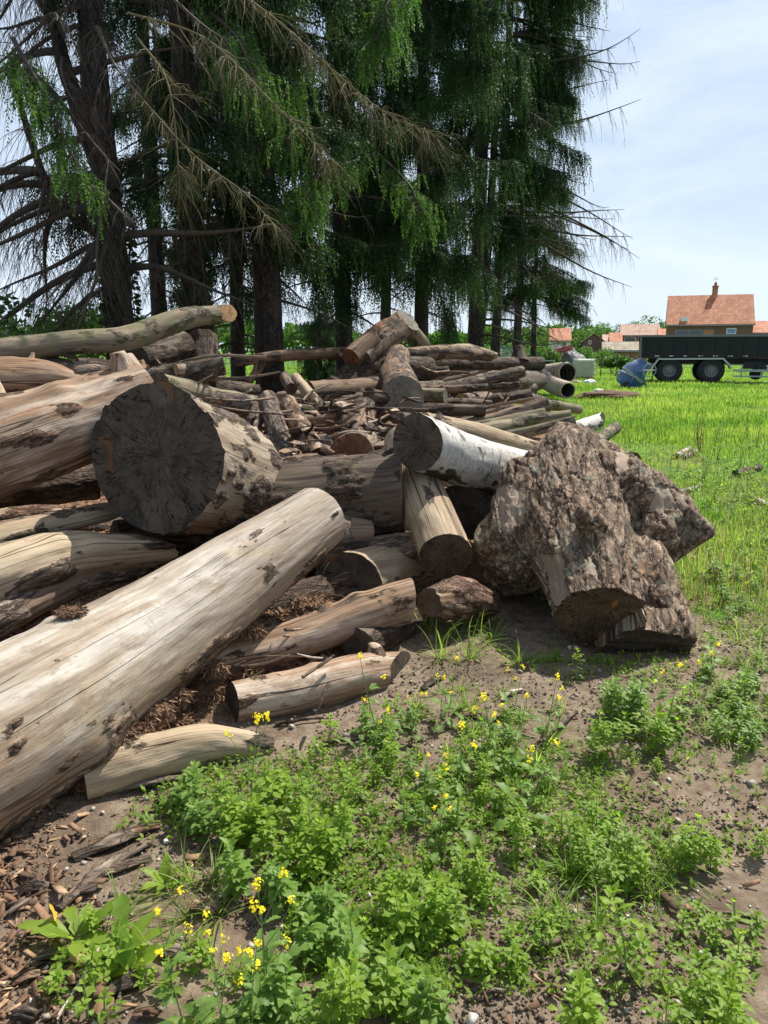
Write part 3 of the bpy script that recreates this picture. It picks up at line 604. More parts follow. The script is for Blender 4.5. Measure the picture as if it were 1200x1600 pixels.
# smaller weathered logs and poles jumbled between the big ones
def jumble(label, group, n, ur, vr, Yf, rr_, ll, azr, mats):
    for k in range(n):
        u_, v_ = R.uniform(*ur), R.uniform(*vr); Yk = Yf(u_, v_)+R.uniform(-.3, .3); p = at(u_, v_, Yk); a = math.radians(R.uniform(*azr)); l = R.uniform(*ll)/2; tl = R.uniform(-.25, .25)
        d = np.array([math.cos(a), math.sin(a), tl])*l; r_ = R.uniform(*rr_); b_ = rng.normal(size=3)*.03
        log(label, [p-d, p+b_, p+d], [r_, r_*1.05, r_*.85], R.choice(mats), R.choice([K_brown, K_dark, K_grey, K_tan]), bark=R.uniform(.2, .8), lump=.14, groove=.06, world=True, group=group, M=26, nA=None, knots=[(R.random(), R.uniform(0, 360), r_*.3, r_)])
jumble('small weathered log in the jumble between the blackened round and the white birch log', 'small logs in the middle jumble', 10, (520, 625), (665, 712), lambda u, v: 7.4-(v-655)*.022, (.035, .075), (.4, .8), (20, 160), [W_bark, W_bark, W_red, W_mossbark, W_dark])
jumble('low brown log in the jumble behind the middle of the heap', 'small logs behind the middle', 10, (505, 660), (615, 650), lambda u, v: 9.6-(v-615)*.03, (.05, .11), (.8, 1.8), (-30, 60), [W_bark, W_mossbark, W_dark, W_red, W_dark])
jumble('dark shaded log in the rotten jumble at the back left', 'shaded logs at the back left', 14, (0, 290), (585, 640), lambda u, v: 7.6-(v-585)*.02, (.05, .12), (.7, 1.8), (-30, 50), [W_dark, W_bark, W_dark, W_grey])
jumble('weathered pole lying among the stacked logs at the back right', 'poles among the stacked logs', 12, (640, 770), (575, 650), lambda u, v: 14-(v-575)*.04, (.05, .12), (1.0, 2.0), (-20, 30), [W_bark, W_grey, W_red, W_dark])
jumble('dark log in the shaded gaps under the blackened round', 'dark logs under the blackened round', 9, (30, 560), (800, 900), lambda u, v: 4.9, (.07, .13), (.7, 1.4), (0, 60), [W_dark, W_bark])

def sticks(label, group, n, ur, vr, Yf, rr_, ll, mats, name='stick', flat=1):
    for k in range(n):
        u_, v_ = R.uniform(*ur), R.uniform(*vr); p = at(u_, v_, Yf(u_, v_)+R.uniform(-.3, .3)); a = R.uniform(0, 6.28); l = R.uniform(*ll)/2; d = np.array([math.cos(a), math.sin(a), R.uniform(-.35, .35)])*l; r_ = R.uniform(*rr_); b_ = rng.normal(size=3)*l*.12
        log(label, [p-d, p+b_, p+d], [r_, r_, r_*.6], R.choice(mats), K_brown, cat='stick' if name == 'stick' else 'bark plate', name=name, bark=R.uniform(.1, .8), lump=.2, groove=.12, thick=.002, world=True, group=group, M=12 if flat == 1 else 18, flat=flat)
MIX = [W_bark, W_tan, W_red, W_pale, W_streak, W_dark]
sticks('thin dead stick lying loose over the logs in the middle of the heap', 'loose sticks in the middle of the heap', 46, (330, 660), (610, 715), lambda u, v: 7.9-(v-610)*.018, (.006, .018), (.25, .9), MIX)
sticks('thin dead stick among the stacked logs at the back', 'loose sticks at the back of the heap', 22, (520, 840), (560, 650), lambda u, v: 12.5-(v-560)*.03, (.010, .022), (.5, 1.4), MIX)
sticks('dead stick in the shaded jumble behind the curved grey limb', 'loose sticks at the back left', 26, (20, 390), (560, 635), lambda u, v: 7.6-(v-560)*.015, (.007, .02), (.3, 1.1), [W_dark, W_bark, W_bark])
sticks('short splinter lying in the gap beside the huge pale trunk', 'splinters beside the huge pale trunk', 26, (300, 520), (960, 1090), lambda u, v: 3.9-(v-960)*.005, (.004, .010), (.12, .4), MIX)
sticks('torn bark plate lying over the logs in the middle of the heap', 'torn bark plates in the heap', 40, (340, 700), (620, 720), lambda u, v: 7.6-(v-620)*.018, (.03, .07), (.12, .35), [W_bark, W_streak, W_red, W_bark, W_dark], 'bark_plate', .2)
jumble('brown log on the litter slope right of the middle, before the stacked logs', 'logs on the litter slope', 7, (690, 800), (645, 690), lambda u, v: 9.2-(v-645)*.03, (.05, .10), (.7, 1.5), (-15, 50), [W_bark, W_red, W_mossbark, W_dark])
# ------------------------------------------------------------------ the bark-covered stump (remeshed union of root flares, then sawn)
import bmesh
def blobs(chains, voxel, smooth_it):
    bm = bmesh.new()
    for ch in chains:
        for (p, r), (q, s) in zip(ch, ch[1:] or ch):
            p, q = np.array(p), np.array(q); k = max(2, int(np.linalg.norm(q-p)/(.25*min(r, s)))+1)
            for f in np.linspace(0, 1, k):
                c = p+(q-p)*f; rr = r+(s-r)*f
                bmesh.ops.create_icosphere(bm, subdivisions=3, radius=rr, matrix=Matrix.Translation(Vector(c)))
    me = bpy.data.meshes.new('tmp'); bm.to_mesh(me); bm.free(); o = bpy.data.objects.new('tmp', me); C.objects.link(o)
    a = o.modifiers.new('r', 'REMESH'); a.mode = 'VOXEL'; a.voxel_size = voxel
    s_ = o.modifiers.new('s', 'SMOOTH'); s_.factor = .6; s_.iterations = smooth_it
    dg = bpy.context.evaluated_depsgraph_get(); ev = o.evaluated_get(dg); m2 = ev.to_mesh()
    V = np.zeros(len(m2.vertices)*3); m2.vertices.foreach_get('co', V); V = V.reshape(-1, 3)
    Nn = np.zeros(len(V)*3); m2.vertices.foreach_get('normal', Nn); Nn = Nn.reshape(-1, 3)
    Fq = [tuple(p.vertices) for p in m2.polygons]; ev.to_mesh_clear(); bpy.data.objects.remove(o); bpy.data.meshes.remove(me)
    return V, Nn, np.array([f for f in Fq if len(f) == 4], np.int32)
def B(u, v, Y, rp): return (at(u, v, Y), rp*mpp(u, v, Y))
chains = [
    [B(938, 965, 3.72, 68), B(918, 885, 4.15, 76), B(900, 815, 4.65, 84), B(888, 752, 5.15, 78), B(893, 724, 5.5, 60)],
    [B(985, 1000, 3.80, 50), B(1036, 990, 3.95, 46), B(982, 890, 4.35, 58)],
    [B(900, 820, 4.6, 72), B(826, 862, 4.6, 56), B(806, 880, 4.7, 52)],
    [B(830, 770, 5.0, 56), B(800, 850, 4.7, 58)],
    [B(960, 770, 4.8, 66), B(1030, 805, 4.7, 52), B(1075, 826, 4.55, 32), B(1104, 834, 4.45, 18)],
    [B(1010, 830, 4.6, 50), B(1048, 868, 4.5, 30), B(1090, 842, 4.45, 14)],
    [B(880, 860, 5.1, 88), B(870, 930, 5.0, 60)], [B(940, 740, 5.1, 52), B(985, 790, 4.9, 52)],
    [B(928, 828, 4.05, 24), B(912, 812, 4.0, 20)]]
V, Nn, Fq = blobs(chains, .0095, 16)
# grain runs along the axis of the trunk
ax = unit(at(893, 705, 5.5)-at(938, 965, 3.72)); e1 = unit(np.cross(ax, [0, 0, 1.])); e2 = np.cross(ax, e1)
loc = np.stack([V@e1, V@e2, V@ax], 1)
flute = fbm(loc*np.array([5.5, 5.5, 1.1])+3, 3); rid = 1-np.abs(fbm(loc*np.array([16, 16, 2.0])+7, 3))*2.2
wp = loc+.045*np.stack([fbm(loc*7+60, 4), fbm(loc*7+70, 4), 1.6*fbm(loc*6+90, 4)], 1)+.012*np.stack([fbm(loc*34+60, 2), fbm(loc*34+70, 2), fbm(loc*34+90, 2)], 1)
c1, c2, ed = cells(wp*np.array([8, 8, 1.6])); c3, c4_, ed2 = cells(wp*np.array([19, 19, 4.5])+40)
peel = ss(.60, .68, c1*.55+.45*(.5+.9*fbm(loc*np.array([2.6, 2.6, 1.6])+40, 3)))       # plates that have fallen off
hplate = (.35+.65*c2)*(1-peel)*ss(.0, .10, ed)
V = V+Nn*(.050*flute+.012*rid-.016+.019*hplate+.008*(1-peel)*(c3-.5)*ss(0, .12, ed2)-.008*(1-ss(0, .06, ed))*(1-peel*.7)+.005*fbm(loc*np.array([50, 50, 14]), 3))[:, None]
pl = .18-.36*peel+.05*(c3-.5)
for (P0_, n_) in ((at(935, 945, 3.72), (-.10, -.86, -.50)), (at(1005, 1010, 3.80), (.10, -.76, -.64)), (at(1102, 846, 4.45), (.55, -.35, -.75))):
    n_ = unit(n_); dd = (V-P0_)@n_; cutv = dd > 0
    if n_[0] < 0: cutv &= ((V-P0_)@unit([.80, .1, -.55]) < .21)
    elif n_[0] < .4: cutv &= (V[:, 2] < .5); torn = cutv.copy()
    else: cutv &= (np.linalg.norm(V-P0_, axis=1) < .30)
    V[cutv] -= n_*dd[cutv][:, None]
    if n_[0] < 0: keep = cutv.copy(); PP = P0_.copy(); NP = n_
V[keep] += NP*(.006*fbm(V[keep]*20, 3))[:, None]
V[:, 2] = np.maximum(V[:, 2], -.05)
root = thing('tree_stump', 'massive bark-covered root stump with a dark sawn face, right of the heap', 'stump', at(900, 1000, 4.2)*np.array([1, 1, 0]))
Rm = np.stack([e1, e2, ax], 1); P0 = np.array(root.location)
root.rotation_euler = Matrix(Rm.tolist()).to_euler()
torn &= ~keep; V[torn] += (V[torn]*0+[.0, -.03, 0])*fbm(V[torn]*[9, 9, 22], 4)[:, None]
isc = keep[Fq].all(1); ist = torn[Fq].all(1)
def sub(Fs, name, mat, extra=None, smooth=True):
    ids, inv = np.unique(Fs.ravel(), return_inverse=True)
    return link(name, rawmesh(name, (V[ids]-P0)@Rm, F4=inv.reshape(-1, 4), mats=[mat], attrs={'bark': (np.clip(.5+pl*2.6, 0, 1))[ids], 'grain': loc[ids]}, smooth=smooth), root)
sub(Fq[~isc & ~ist], 'bark', W_stump); sub(Fq[ist], 'torn_face', plain('dark_torn_wood', (.055, .038, .027), .9, .6, 14, bmp=.02))
o = sub(Fq[isc], 'cut_end', cutmat('stump_cut', (.075, .048, .03), (.16, .105, .065), (.015, .01, .007), spot=(.42, .16, .035), ring=45))
# move the cut's origin to its own centre so the rings run round it
B3 = np.stack([unit(np.cross(NP, [0, 0, 1.])), np.cross(NP, unit(np.cross(NP, [0, 0, 1.]))), NP], 1)
vv = np.array([v_.co[:] for v_ in o.data.vertices]); wv_ = vv@Rm.T+P0; lc = (wv_-PP)@B3
o.data.vertices.foreach_set('co', lc.astype(np.float32).ravel()); o.data.update()
M4 = Matrix((Rm.T@B3).tolist()).to_4x4(); M4.translation = Vector((PP-P0)@Rm); o.matrix_local = M4

# ------------------------------------------------------------------ conifers
def diamonds(P, D, W, ln, wd):     # needle sprays / leaves: elongated diamonds, P base, D direction, W side
    n = len(P); V = np.empty((n, 4, 3)); ln = np.broadcast_to(ln, (n,))[:, None]; wd = np.broadcast_to(wd, (n,))[:, None]
    V[:, 0] = P; V[:, 1] = P+D*ln*.45+W*wd*.5; V[:, 2] = P+D*ln; V[:, 3] = P+D*ln*.45-W*wd*.5
    return V
def rdir(n): return unit(rng.normal(size=(n, 3)))
def strands(S, D0, Ls, step=.042, per=2, size=.075, wid=.0185, tone0=.2, sag=.25):
    """hanging branchlets from points S; returns diamonds and tone"""
    out = []; tn = []; mx = int(Ls.max()/step)+1
    sway = rng.normal(size=S.shape)*.04; sway[:, 2] = 0
    for k in range(mx):
        s = k*step; msk = s < Ls
        if not msk.any(): break
        f = (s/Ls[msk])[:, None]; d = unit(D0[msk]*(1-f)*.6+np.array([0, 0, -1.])*(.35+f)+sway[msk]*3)
        p = S[msk]+D0[msk]*(s*.35*(1-.4*f))+np.array([0, 0, -1.])*(s*(.62+.38*f))+sway[msk]*(s*3)*(f)
        for q in range(per):
            side = rdir(len(p)); side -= d*np.sum(side*d, 1, keepdims=True); side = unit(side)
            dd = unit(d*.85+side*(.75-.35*f)); wv = unit(np.cross(dd, rdir(len(p))))
            sz = size*(1.15-.5*f[:, 0])*rng.uniform(.7, 1.3, len(p))
            out.append(diamonds(p, dd, wv, sz, wid*rng.uniform(.7, 1.4, len(p))))
            tn.append(np.clip(tone0+.55*f[:, 0]**2+rng.uniform(-.2, .3, len(p)), 0, 1))
    return np.concatenate(out), np.concatenate(tn)
def leafobj(name, V, tone, mat, parent=None):
    n = len(V); return link(name, rawmesh(name, V.reshape(-1, 3), F4=np.arange(n*4).reshape(n, 4), mats=[mat], attrs={'tone': np.repeat(tone, V.shape[1])}), parent)
class TB:                          # many thin three-sided tubes, fast
    def __init__(s): s.V = []; s.F = []; s.n = 0
    def add(s, P, r, m=3):
        P = np.asarray(P, float); k = len(P); r = np.broadcast_to(np.asarray(r, float), (k,))
        T = unit(np.gradient(P, axis=0)); ref = np.where(np.abs(T[:, 2:3]) < .9, [[0, 0, 1.]], [[1., 0, 0]])
        u = unit(np.cross(ref, T)); w_ = np.cross(T, u); a = np.arange(m)/m*2*math.pi
        V = P[:, None]+r[:, None, None]*(np.cos(a)[None, :, None]*u[:, None]+np.sin(a)[None, :, None]*w_[:, None])
        s.V.append(V.reshape(-1, 3)); s.F.append(tubefaces(k, m)+s.n); s.n += k*m
    def build(s, name, mat, parent=None): return link(name, rawmesh(name, np.concatenate(s.V), F4=np.concatenate(s.F), mats=[mat], smooth=True), parent)
def trunk_mesh(P, r, mat, root, M=28, seed=1, name='trunk', bark=.75):
    base = P[0]; n = 90
    V, ba, cen, T, D, rad, d = body(np.array(P), list(r), M, n, .07, .05, bark, 0, .008, (), seed, None, None, up=np.array([0, 1., 0]))
    loc = V.reshape(-1, 3)-base
    o = link(name, rawmesh(name, loc, F4=tubefaces(n, M), mats=[mat], attrs={'bark': ba.ravel(), 'grain': body.grain}, smooth=True), root)
    return o
def limb_curve(o, az, L_, el, droop, up=.0, n=14, wob=.05):
    s = np.linspace(0, 1, n); h = np.array([math.sin(az), math.cos(az), 0]); side = np.array([h[1], -h[0], 0])
    ph = rng.uniform(0, 6, 2)
    return o+h*(s*L_)[:, None]*math.cos(el)+np.array([0, 0, 1.])*((math.tan(el)*s-droop*s**1.7+up*s**3.5)*L_)[:, None]+side*(wob*L_*np.sin(s*4+ph[0])*s)[:, None]+np.array([0, 0, 1.])*(wob*.5*L_*np.sin(s*7+ph[1])*s)[:, None]
def conifer(label, base, lean, H, r0, live, dead, extra_trunks=(), fol=1.0, stick=.078, group='tall spruces behind the log heap', mat_f=None, cat='spruce tree', name='spruce_tree', fresh=0):
    """live/dead: dict(n, z0, z1, L0, L1, az(list of ranges or None))"""
    base = np.array(base, float); root = thing(name, label, cat, base, group=group)
    top = base+np.array([lean[0], lean[1], H]); mid = base+(top-base)*.5+np.array([R.uniform(-.08, .08), 0, 0])
    P = [base-np.array([0, 0, .2]), base+(mid-base)*.5, mid, top]; rr = [r0*1.25, r0*.95, r0*.75, r0*.12]
    rr = [q*.78 for q in rr]
    tk = trunk_mesh(P, rr, M_trunk, root, seed=R.randint(1, 999))
    tk.location = (0, 0, -.2)
    axes = [catmull(P, 60)]
    for (p0, pts, ra, rb) in extra_trunks:
        Q = [base+np.array(q) for q in pts]; t2 = trunk_mesh(Q, [ra, (ra+rb)/2, rb] if len(Q) == 3 else np.linspace(ra, rb, len(Q)), M_trunk, root, seed=R.randint(1, 999)); t2.location = Vector(Q[0]-base)
        axes.append(catmull(Q, 60))
    tb = TB(); tw = TB(); S = []; SD = []; SL = []; TW = []
    def limbs(spec, isdead):
        for i in range(spec['n']):
            axp = axes[R.randrange(len(axes))] if spec.get('ax') is None else axes[spec['ax']]
            z = base[2]+R.uniform(spec['z0'], spec['z1']); k = int(np.argmin(abs(axp[:, 2]-z))); o = axp[k]
            if abs(o[2]-z) > .6: continue
            rg = spec.get('az'); az = math.radians(R.uniform(*R.choice(rg))) if rg else R.uniform(0, 2*math.pi)
            tz = (z-base[2]-spec['z0'])/max(.1, spec['z1']-spec['z0']); L_ = (spec['L0']*(1-tz)+spec['L1']*tz)*R.uniform(.6, 1.15)
            c = limb_curve(o, az, L_, math.radians(R.uniform(*spec.get('el', (-12, 14)))), R.uniform(*spec.get('dr', (.25, .6))), spec.get('up', .18))
            rb = (.014+.011*L_)*spec.get('thick', 1); tb.add(c, np.linspace(rb, .005, len(c)), 5)
            seg = np.linalg.norm(np.diff(c, axis=0), axis=1).sum()
            if isdead:
                m = int(seg/spec.get('gap', .12))
                for j in range(m):
                    f = R.uniform(.12, 1); q = c[int(f*(len(c)-1))]; aa = az+R.choice((-1, 1))*R.uniform(.5, 1.4); l2 = R.uniform(.15, .62)*(1.15-.4*f)
                    hh = limb_curve(q, aa, l2, math.radians(R.uniform(-40, 10)), R.uniform(.5, 1.8), 0, 6, .08); tw.add(hh, np.linspace(.0055, .0018, 6), 3)
                    for _ in range(R.randint(1, 4)):
                        q2 = hh[R.randint(1, 4)]; l3 = l2*R.uniform(.3, .7); h3 = limb_curve(q2, aa+R.uniform(-1.3, 1.3), l3*.45, math.radians(-30), R.uniform(.8, 2.5), 0, 4, .1); tw.add(h3, np.linspace(.003, .0014, 4), 3)
            else:
                m = int(seg/stick*fol)
                for side in (-1, 1):
                    for j in range(m):
                        f = R.uniform(.12, 1)**.8; fi = f*(len(c)-1); a_ = int(min(fi, len(c)-2)); q = c[a_]+(c[a_+1]-c[a_])*(fi-a_)
                        aa = az+side*R.uniform(.35, 1.25)*(1-.5*f); d = np.array([math.sin(aa), math.cos(aa), -.05])
                        # a side twig that runs out and carries hanging branchlets
                        l2 = R.uniform(.12, .55)*(1.2-.55*f); e_ = q+d*l2
                        for f2 in (.0, .35, .7, 1.0):
                            S.append(q+d*l2*f2-np.array([0, 0, .10*f2*f2])); SD.append(d*.5+rng.normal(size=3)*.15); SL.append(R.uniform(.18, .8)*spec.get('hang', 1)*(1.1-.3*f))
                        if j % 2 == 0: tw.add(np.array([q, q+d*l2*.5, e_-np.array([0, 0, .1])]), np.array([.006, .004, .002]), 3)
    for sp in (live if isinstance(live, list) else [live]): limbs(sp, False) if sp else None
    for sp in (dead if isinstance(dead, list) else [dead]): limbs(sp, True) if sp else None
    bl = tb.build('branches', M_twig, root); bl.location = Vector(-base)
    if tw.V: q = tw.build('twigs', M_lichen if fresh < 0 else M_twig, root); q.location = Vector(-base)
    if S:
        V, tn = strands(np.array(S), unit(np.array(SD)), np.array(SL)); q = leafobj('crown', V, tn, mat_f or M_spruce, root); q.location = Vector(-base)
    return root
def basept(u, Y): x = (u-600)/FOC*Y/(cp); return np.array([x*1.0, Y, g1(x, Y)-.02])
G_ = 'tall spruces behind the log heap'
A_ = lambda *r: list(r)
# forked, mostly dead conifer at the left
bp = basept(212, 10.8)
fk = 2.25+1.2
conifer('mostly bare forked conifer with two stems and ivy at its foot, at the left', bp, (-.35, .4), 12, .235,
        dict(n=10, z0=5.0, z1=11, L0=1.8, L1=1.2, hang=.9), 
        [dict(n=46, z0=1.5, z1=9, L0=2.7, L1=2.0, gap=.055, el=(-5, 30), dr=(.35, .9), az=A_((200, 340), (200, 340), (60, 200)), thick=1.5), dict(n=14, z0=2.2, z1=6, L0=2.4, L1=2, gap=.06, az=A_((150, 240),), dr=(.5, 1.))],
        extra_trunks=[(0, [(-.02, 0, 3.0), (-.42, .05, 4.2), (-.66, .1, 5.4), (-.95, .1, 9)], .13, .05), (0, [(-.1, 0, 2.35), (-.75, -.2, 3.0), (-1.1, -.3, 4.4)], .06, .03)], fresh=0)
conifer('dark spruce with an ivy-covered foot, right of the forked conifer', basept(322, 12.3), (.1, .2), 15, .24,
        dict(n=56, z0=3.2, z1=14, L0=2.3, L1=1.1, el=(-10, 8)), [dict(n=20, z0=1.6, z1=8, L0=1.8, L1=1.5, gap=.10)], fol=.75)
conifer('dark spruce with a thick trunk rising behind the forked tip of the long pole', basept(430, 13.0), (-.15, .3), 16, .265,
        dict(n=66, z0=2.6, z1=15, L0=2.2, L1=1.1, el=(-10, 8)), [dict(n=24, z0=1.4, z1=7, L0=1.8, L1=1.3, gap=.12)], fol=.8)
conifer('spruce with a slim straight trunk left of the highest sawn log', basept(543, 15.6), (-.4, .3), 16, .19,
        [dict(n=62, z0=3.6, z1=15, L0=2.3, L1=1.2), dict(n=10, z0=2.6, z1=4, L0=1.4, L1=2, az=A_((60, 200),), hang=1.2)], dict(n=18, z0=1.4, z1=6, L0=1.4, L1=1.4, gap=.14), fol=.8)
conifer('dense spruce with long hanging curtains right above the highest sawn log', basept(655, 17.5), (.1, .2), 17, .18,
        [dict(n=80, z0=2.9, z1=16, L0=2.1, L1=1.5, hang=1.5)], dict(n=12, z0=1.5, z1=6, L0=1.3, L1=1.3, gap=.14), fol=.8)
conifer('spruce with a pale-barked trunk behind the pale crooked branch', basept(735, 20.5), (.15, .3), 18, .24,
        [dict(n=72, z0=6.2, z1=17, L0=2.2, L1=1.7, hang=1.5), dict(n=10, z0=3.4, z1=6.5, L0=1.3, L1=1.8, az=A_((-100, 100),), hang=1.2)], [dict(n=22, z0=2.0, z1=9, L0=2.3, L1=2.6, gap=.10, az=A_((50, 150), (40, 140), (0, 360)))], fol=.75,
        extra_trunks=[(0, [(.1, 0, 1.8), (.3, .1, 4.5), (.45, .1, 9)], .13, .07)])
conifer('twin-stemmed spruce with bare limbs reaching right over the field', basept(765, 22.5), (.2, .2), 19, .15,
        [dict(n=54, z0=7.6, z1=18, L0=1.7, L1=1.5, hang=1.6, az=A_((0, 360), (40, 130))), dict(n=14, z0=8.8, z1=12, L0=2.1, L1=2.1, hang=1.7, az=A_((60, 125),))], [dict(n=34, z0=4.6, z1=13, L0=3.6, L1=3.0, gap=.11, el=(-8, 22), dr=(.25, .6), az=A_((65, 125),))], fol=.75)
conifer('slender spruce behind the twin-stemmed spruce, with a grey trunk', basept(797, 26), (.1, .2), 14, .16,
        dict(n=44, z0=3.4, z1=13, L0=1.9, L1=.9, hang=1.1), dict(n=24, z0=1.6, z1=8, L0=1.7, L1=1.3, gap=.12), fol=.6)
conifer('small spruce with drooping outer limbs, rightmost of the row', basept(824, 27.5), (.0, .2), 8.3, .12,
        [dict(n=46, z0=3.6, z1=8, L0=1.9, L1=.6, hang=.9), dict(n=9, z0=3.3, z1=4.6, L0=2.1, L1=2.0, az=A_((60, 120),), dr=(.3, .5), hang=.8)], dict(n=18, z0=1.2, z1=6, L0=1.6, L1=1.0, gap=.12), fol=.75)
conifer('distant dark conifer seen between two spruce trunks', basept(505, 30), (0, 0), 4.2, .12, dict(n=60, z0=.3, z1=4.1, L0=1.0, L1=.2), None, fol=.9, group='low conifers beyond the spruces')
conifer('farther spruce in the gap behind the thick spruce trunk', basept(380, 19), (.2, 0), 15, .2, dict(n=60, z0=3.0, z1=14, L0=2.2, L1=1.2), dict(n=16, z0=1.5, z1=6, L0=1.5, L1=1.3, gap=.14), fol=.6)
conifer('farther spruce seen in the gap behind the slim straight trunk', basept(600, 24), (.2, 0), 16, .2, dict(n=64, z0=5.0, z1=15, L0=2.6, L1=1.2, hang=1.2), dict(n=16, z0=2.0, z1=8, L0=1.8, L1=1.3, gap=.14), fol=.6)
conifer('farther spruce between the forked conifer and the ivy-footed spruce', basept(268, 17), (.2, 0), 15, .2, dict(n=56, z0=4.2, z1=14, L0=2.2, L1=1.2), dict(n=16, z0=1.5, z1=6, L0=1.5, L1=1.3, gap=.14), fol=.55)

# fresh bright sprays that hang forward in the sun belong to two long limbs of a nearer spruce
def spray(label, pts, n, mat, hang=(.2, .5), twmat=None, leafy=True, cat='branch', r0=.03):
    P = catmull([at(*p) for p in pts], 24); root = thing('spruce_branch', label, cat, P[0]); tb = TB(); tb.add(P, np.linspace(r0, .005, 24), 6)
    S = []; SD = []; SL = []
    for i in range(n):
        f = R.uniform(.05, 1); q = P[int(f*23)]; T = unit(P[min(23, int(f*23)+1)]-P[max(0, int(f*23)-1)]); sd2 = unit(np.cross(T, [0, 0, 1.]))*R.choice((-1, 1))
        l2 = R.uniform(.15, .55) if leafy else R.uniform(.06, .38); d = unit(T*R.uniform(.1, .9)+sd2*R.uniform(.1, 1)+rng.normal(size=3)*.2+np.array([0, 0, R.uniform(-.5, .1)])); e_ = q+d*l2+np.array([0, 0, -.1*l2])
        tb.add(np.array([q, (q+e_)/2+np.array([0, 0, .02]), e_]), np.array([.007, .005, .002]), 3)
        if leafy:
            for f2 in (.2, .5, .8, 1.): S.append(q+(e_-q)*f2); SD.append(d); SL.append(R.uniform(*hang))
        else:
            for _ in range(4):
                q2 = q+(e_-q)*R.uniform(.2, 1); l3 = R.uniform(.1, .4); d3 = unit(d+rng.normal(size=3)*.5+np.array([0, 0, -.6])); tb.add(np.array([q2, q2+d3*l3*.5, q2+d3*l3+np.array([0, 0, -.06])]), np.array([.0028, .002, .001]), 3)
    o = tb.build('twigs', twmat or M_twig, root); o.location = Vector(-P[0])
    if S:
        V, tn = strands(np.array(S), unit(np.array(SD)), np.array(SL), .03, 3, .058, .0145, tone0=.35); o = leafobj('needles', V, tn, mat, root); o.location = Vector(-P[0])
spray('fresh bright green spruce spray hanging before the slim straight trunk', [(560, 250, 13.5), (500, 275, 12.3), (470, 320, 11.6)], 60, M_fresh, (.2, .45))
spray('fresh green spruce spray above the highest sawn log', [(590, 240, 14.6), (640, 290, 13.6), (655, 330, 13.2)], 50, M_fresh, (.15, .4))
spray('fresh green spray high up in the middle of the spruces', [(640, -60, 13), (608, 0, 12), (590, 60, 11.6)], 60, M_fresh, (.2, .5))
spray('green drooping spray crossing in front of the forked conifer', [(20, 60, 9.6), (70, 150, 9.2), (115, 250, 9.0)], 60, M_fresh, (.2, .4))
spray('long green spray hanging in the dark spruces at the left', [(330, 20, 11.8), (370, 60, 11), (400, 130, 10.4)], 70, M_fresh, (.2, .5))
spray('green spray beside the thick dark trunk', [(470, 100, 12.6), (440, 160, 11.8), (450, 230, 11.4)], 60, M_fresh, (.2, .5))
spray('long bare lichen-yellow branch reaching diagonally across the top of the spruces', [(330, -40, 9.4), (430, 30, 8.8), (520, 110, 8.5), (600, 175, 8.3), (690, 215, 8.2)], 85, None, leafy=False, twmat=M_lichen, r0=.018)
spray('second bare lichen-covered branch below the first, ending before the thick trunk', [(200, 20, 9.6), (320, 60, 9.0), (430, 165, 8.6), (530, 260, 8.4)], 60, None, leafy=False, twmat=M_lichen, r0=.015)
spray('short pale bare branch hanging before the ivy-footed spruce', [(215, 60, 9.6), (262, 130, 9.2), (278, 250, 9.0), (280, 310, 8.9)], 45, None, leafy=False, twmat=M_lichen, r0=.015)
spray('bare branch drooping to the right of the forked conifer', [(200, 130, 10), (300, 240, 9.6), (380, 300, 9.2), (434, 358, 9.0)], 45, None, leafy=False, twmat=M_lichen, r0=.014)

# ivy leaves on the feet of two trunks
def ivy(label, base, r, z0, z1, n):
    root = thing('ivy', label, 'ivy', base, group=None); a = rng.uniform(0, 6.283, n); z = rng.uniform(z0, z1, n); rr = r*rng.uniform(1.02, 1.35, n)
    P = np.stack([np.cos(a)*rr, np.sin(a)*rr, z], 1); D = unit(np.stack([np.cos(a), np.sin(a), rng.uniform(-1.2, .1, n)], 1)); W = unit(np.cross(D, rdir(n)))
    leafobj('leaves', diamonds(P, D, W, rng.uniform(.06, .1, n), rng.uniform(.05, .08, n)), rng.uniform(0, 1, n), M_darkleaf, root)
    tb = TB()
    for k in range(5):
        a0 = R.uniform(0, 6.28); zz = np.linspace(z0-.2, z1, 14); aa = a0+.3*np.sin(zz*3+k); tb.add(np.stack([np.cos(aa)*r*1.03, np.sin(aa)*r*1.03, zz], 1), .008, 3)
    tb.build('stems', M_twig, root)
ivy('ivy climbing the foot of the forked conifer', basept(212, 10.8), .185, .6, 2.9, 900)
ivy('ivy climbing the lower trunk of the dark spruce behind the weathered slab', basept(322, 12.3), .19, .6, 4.0, 1400)

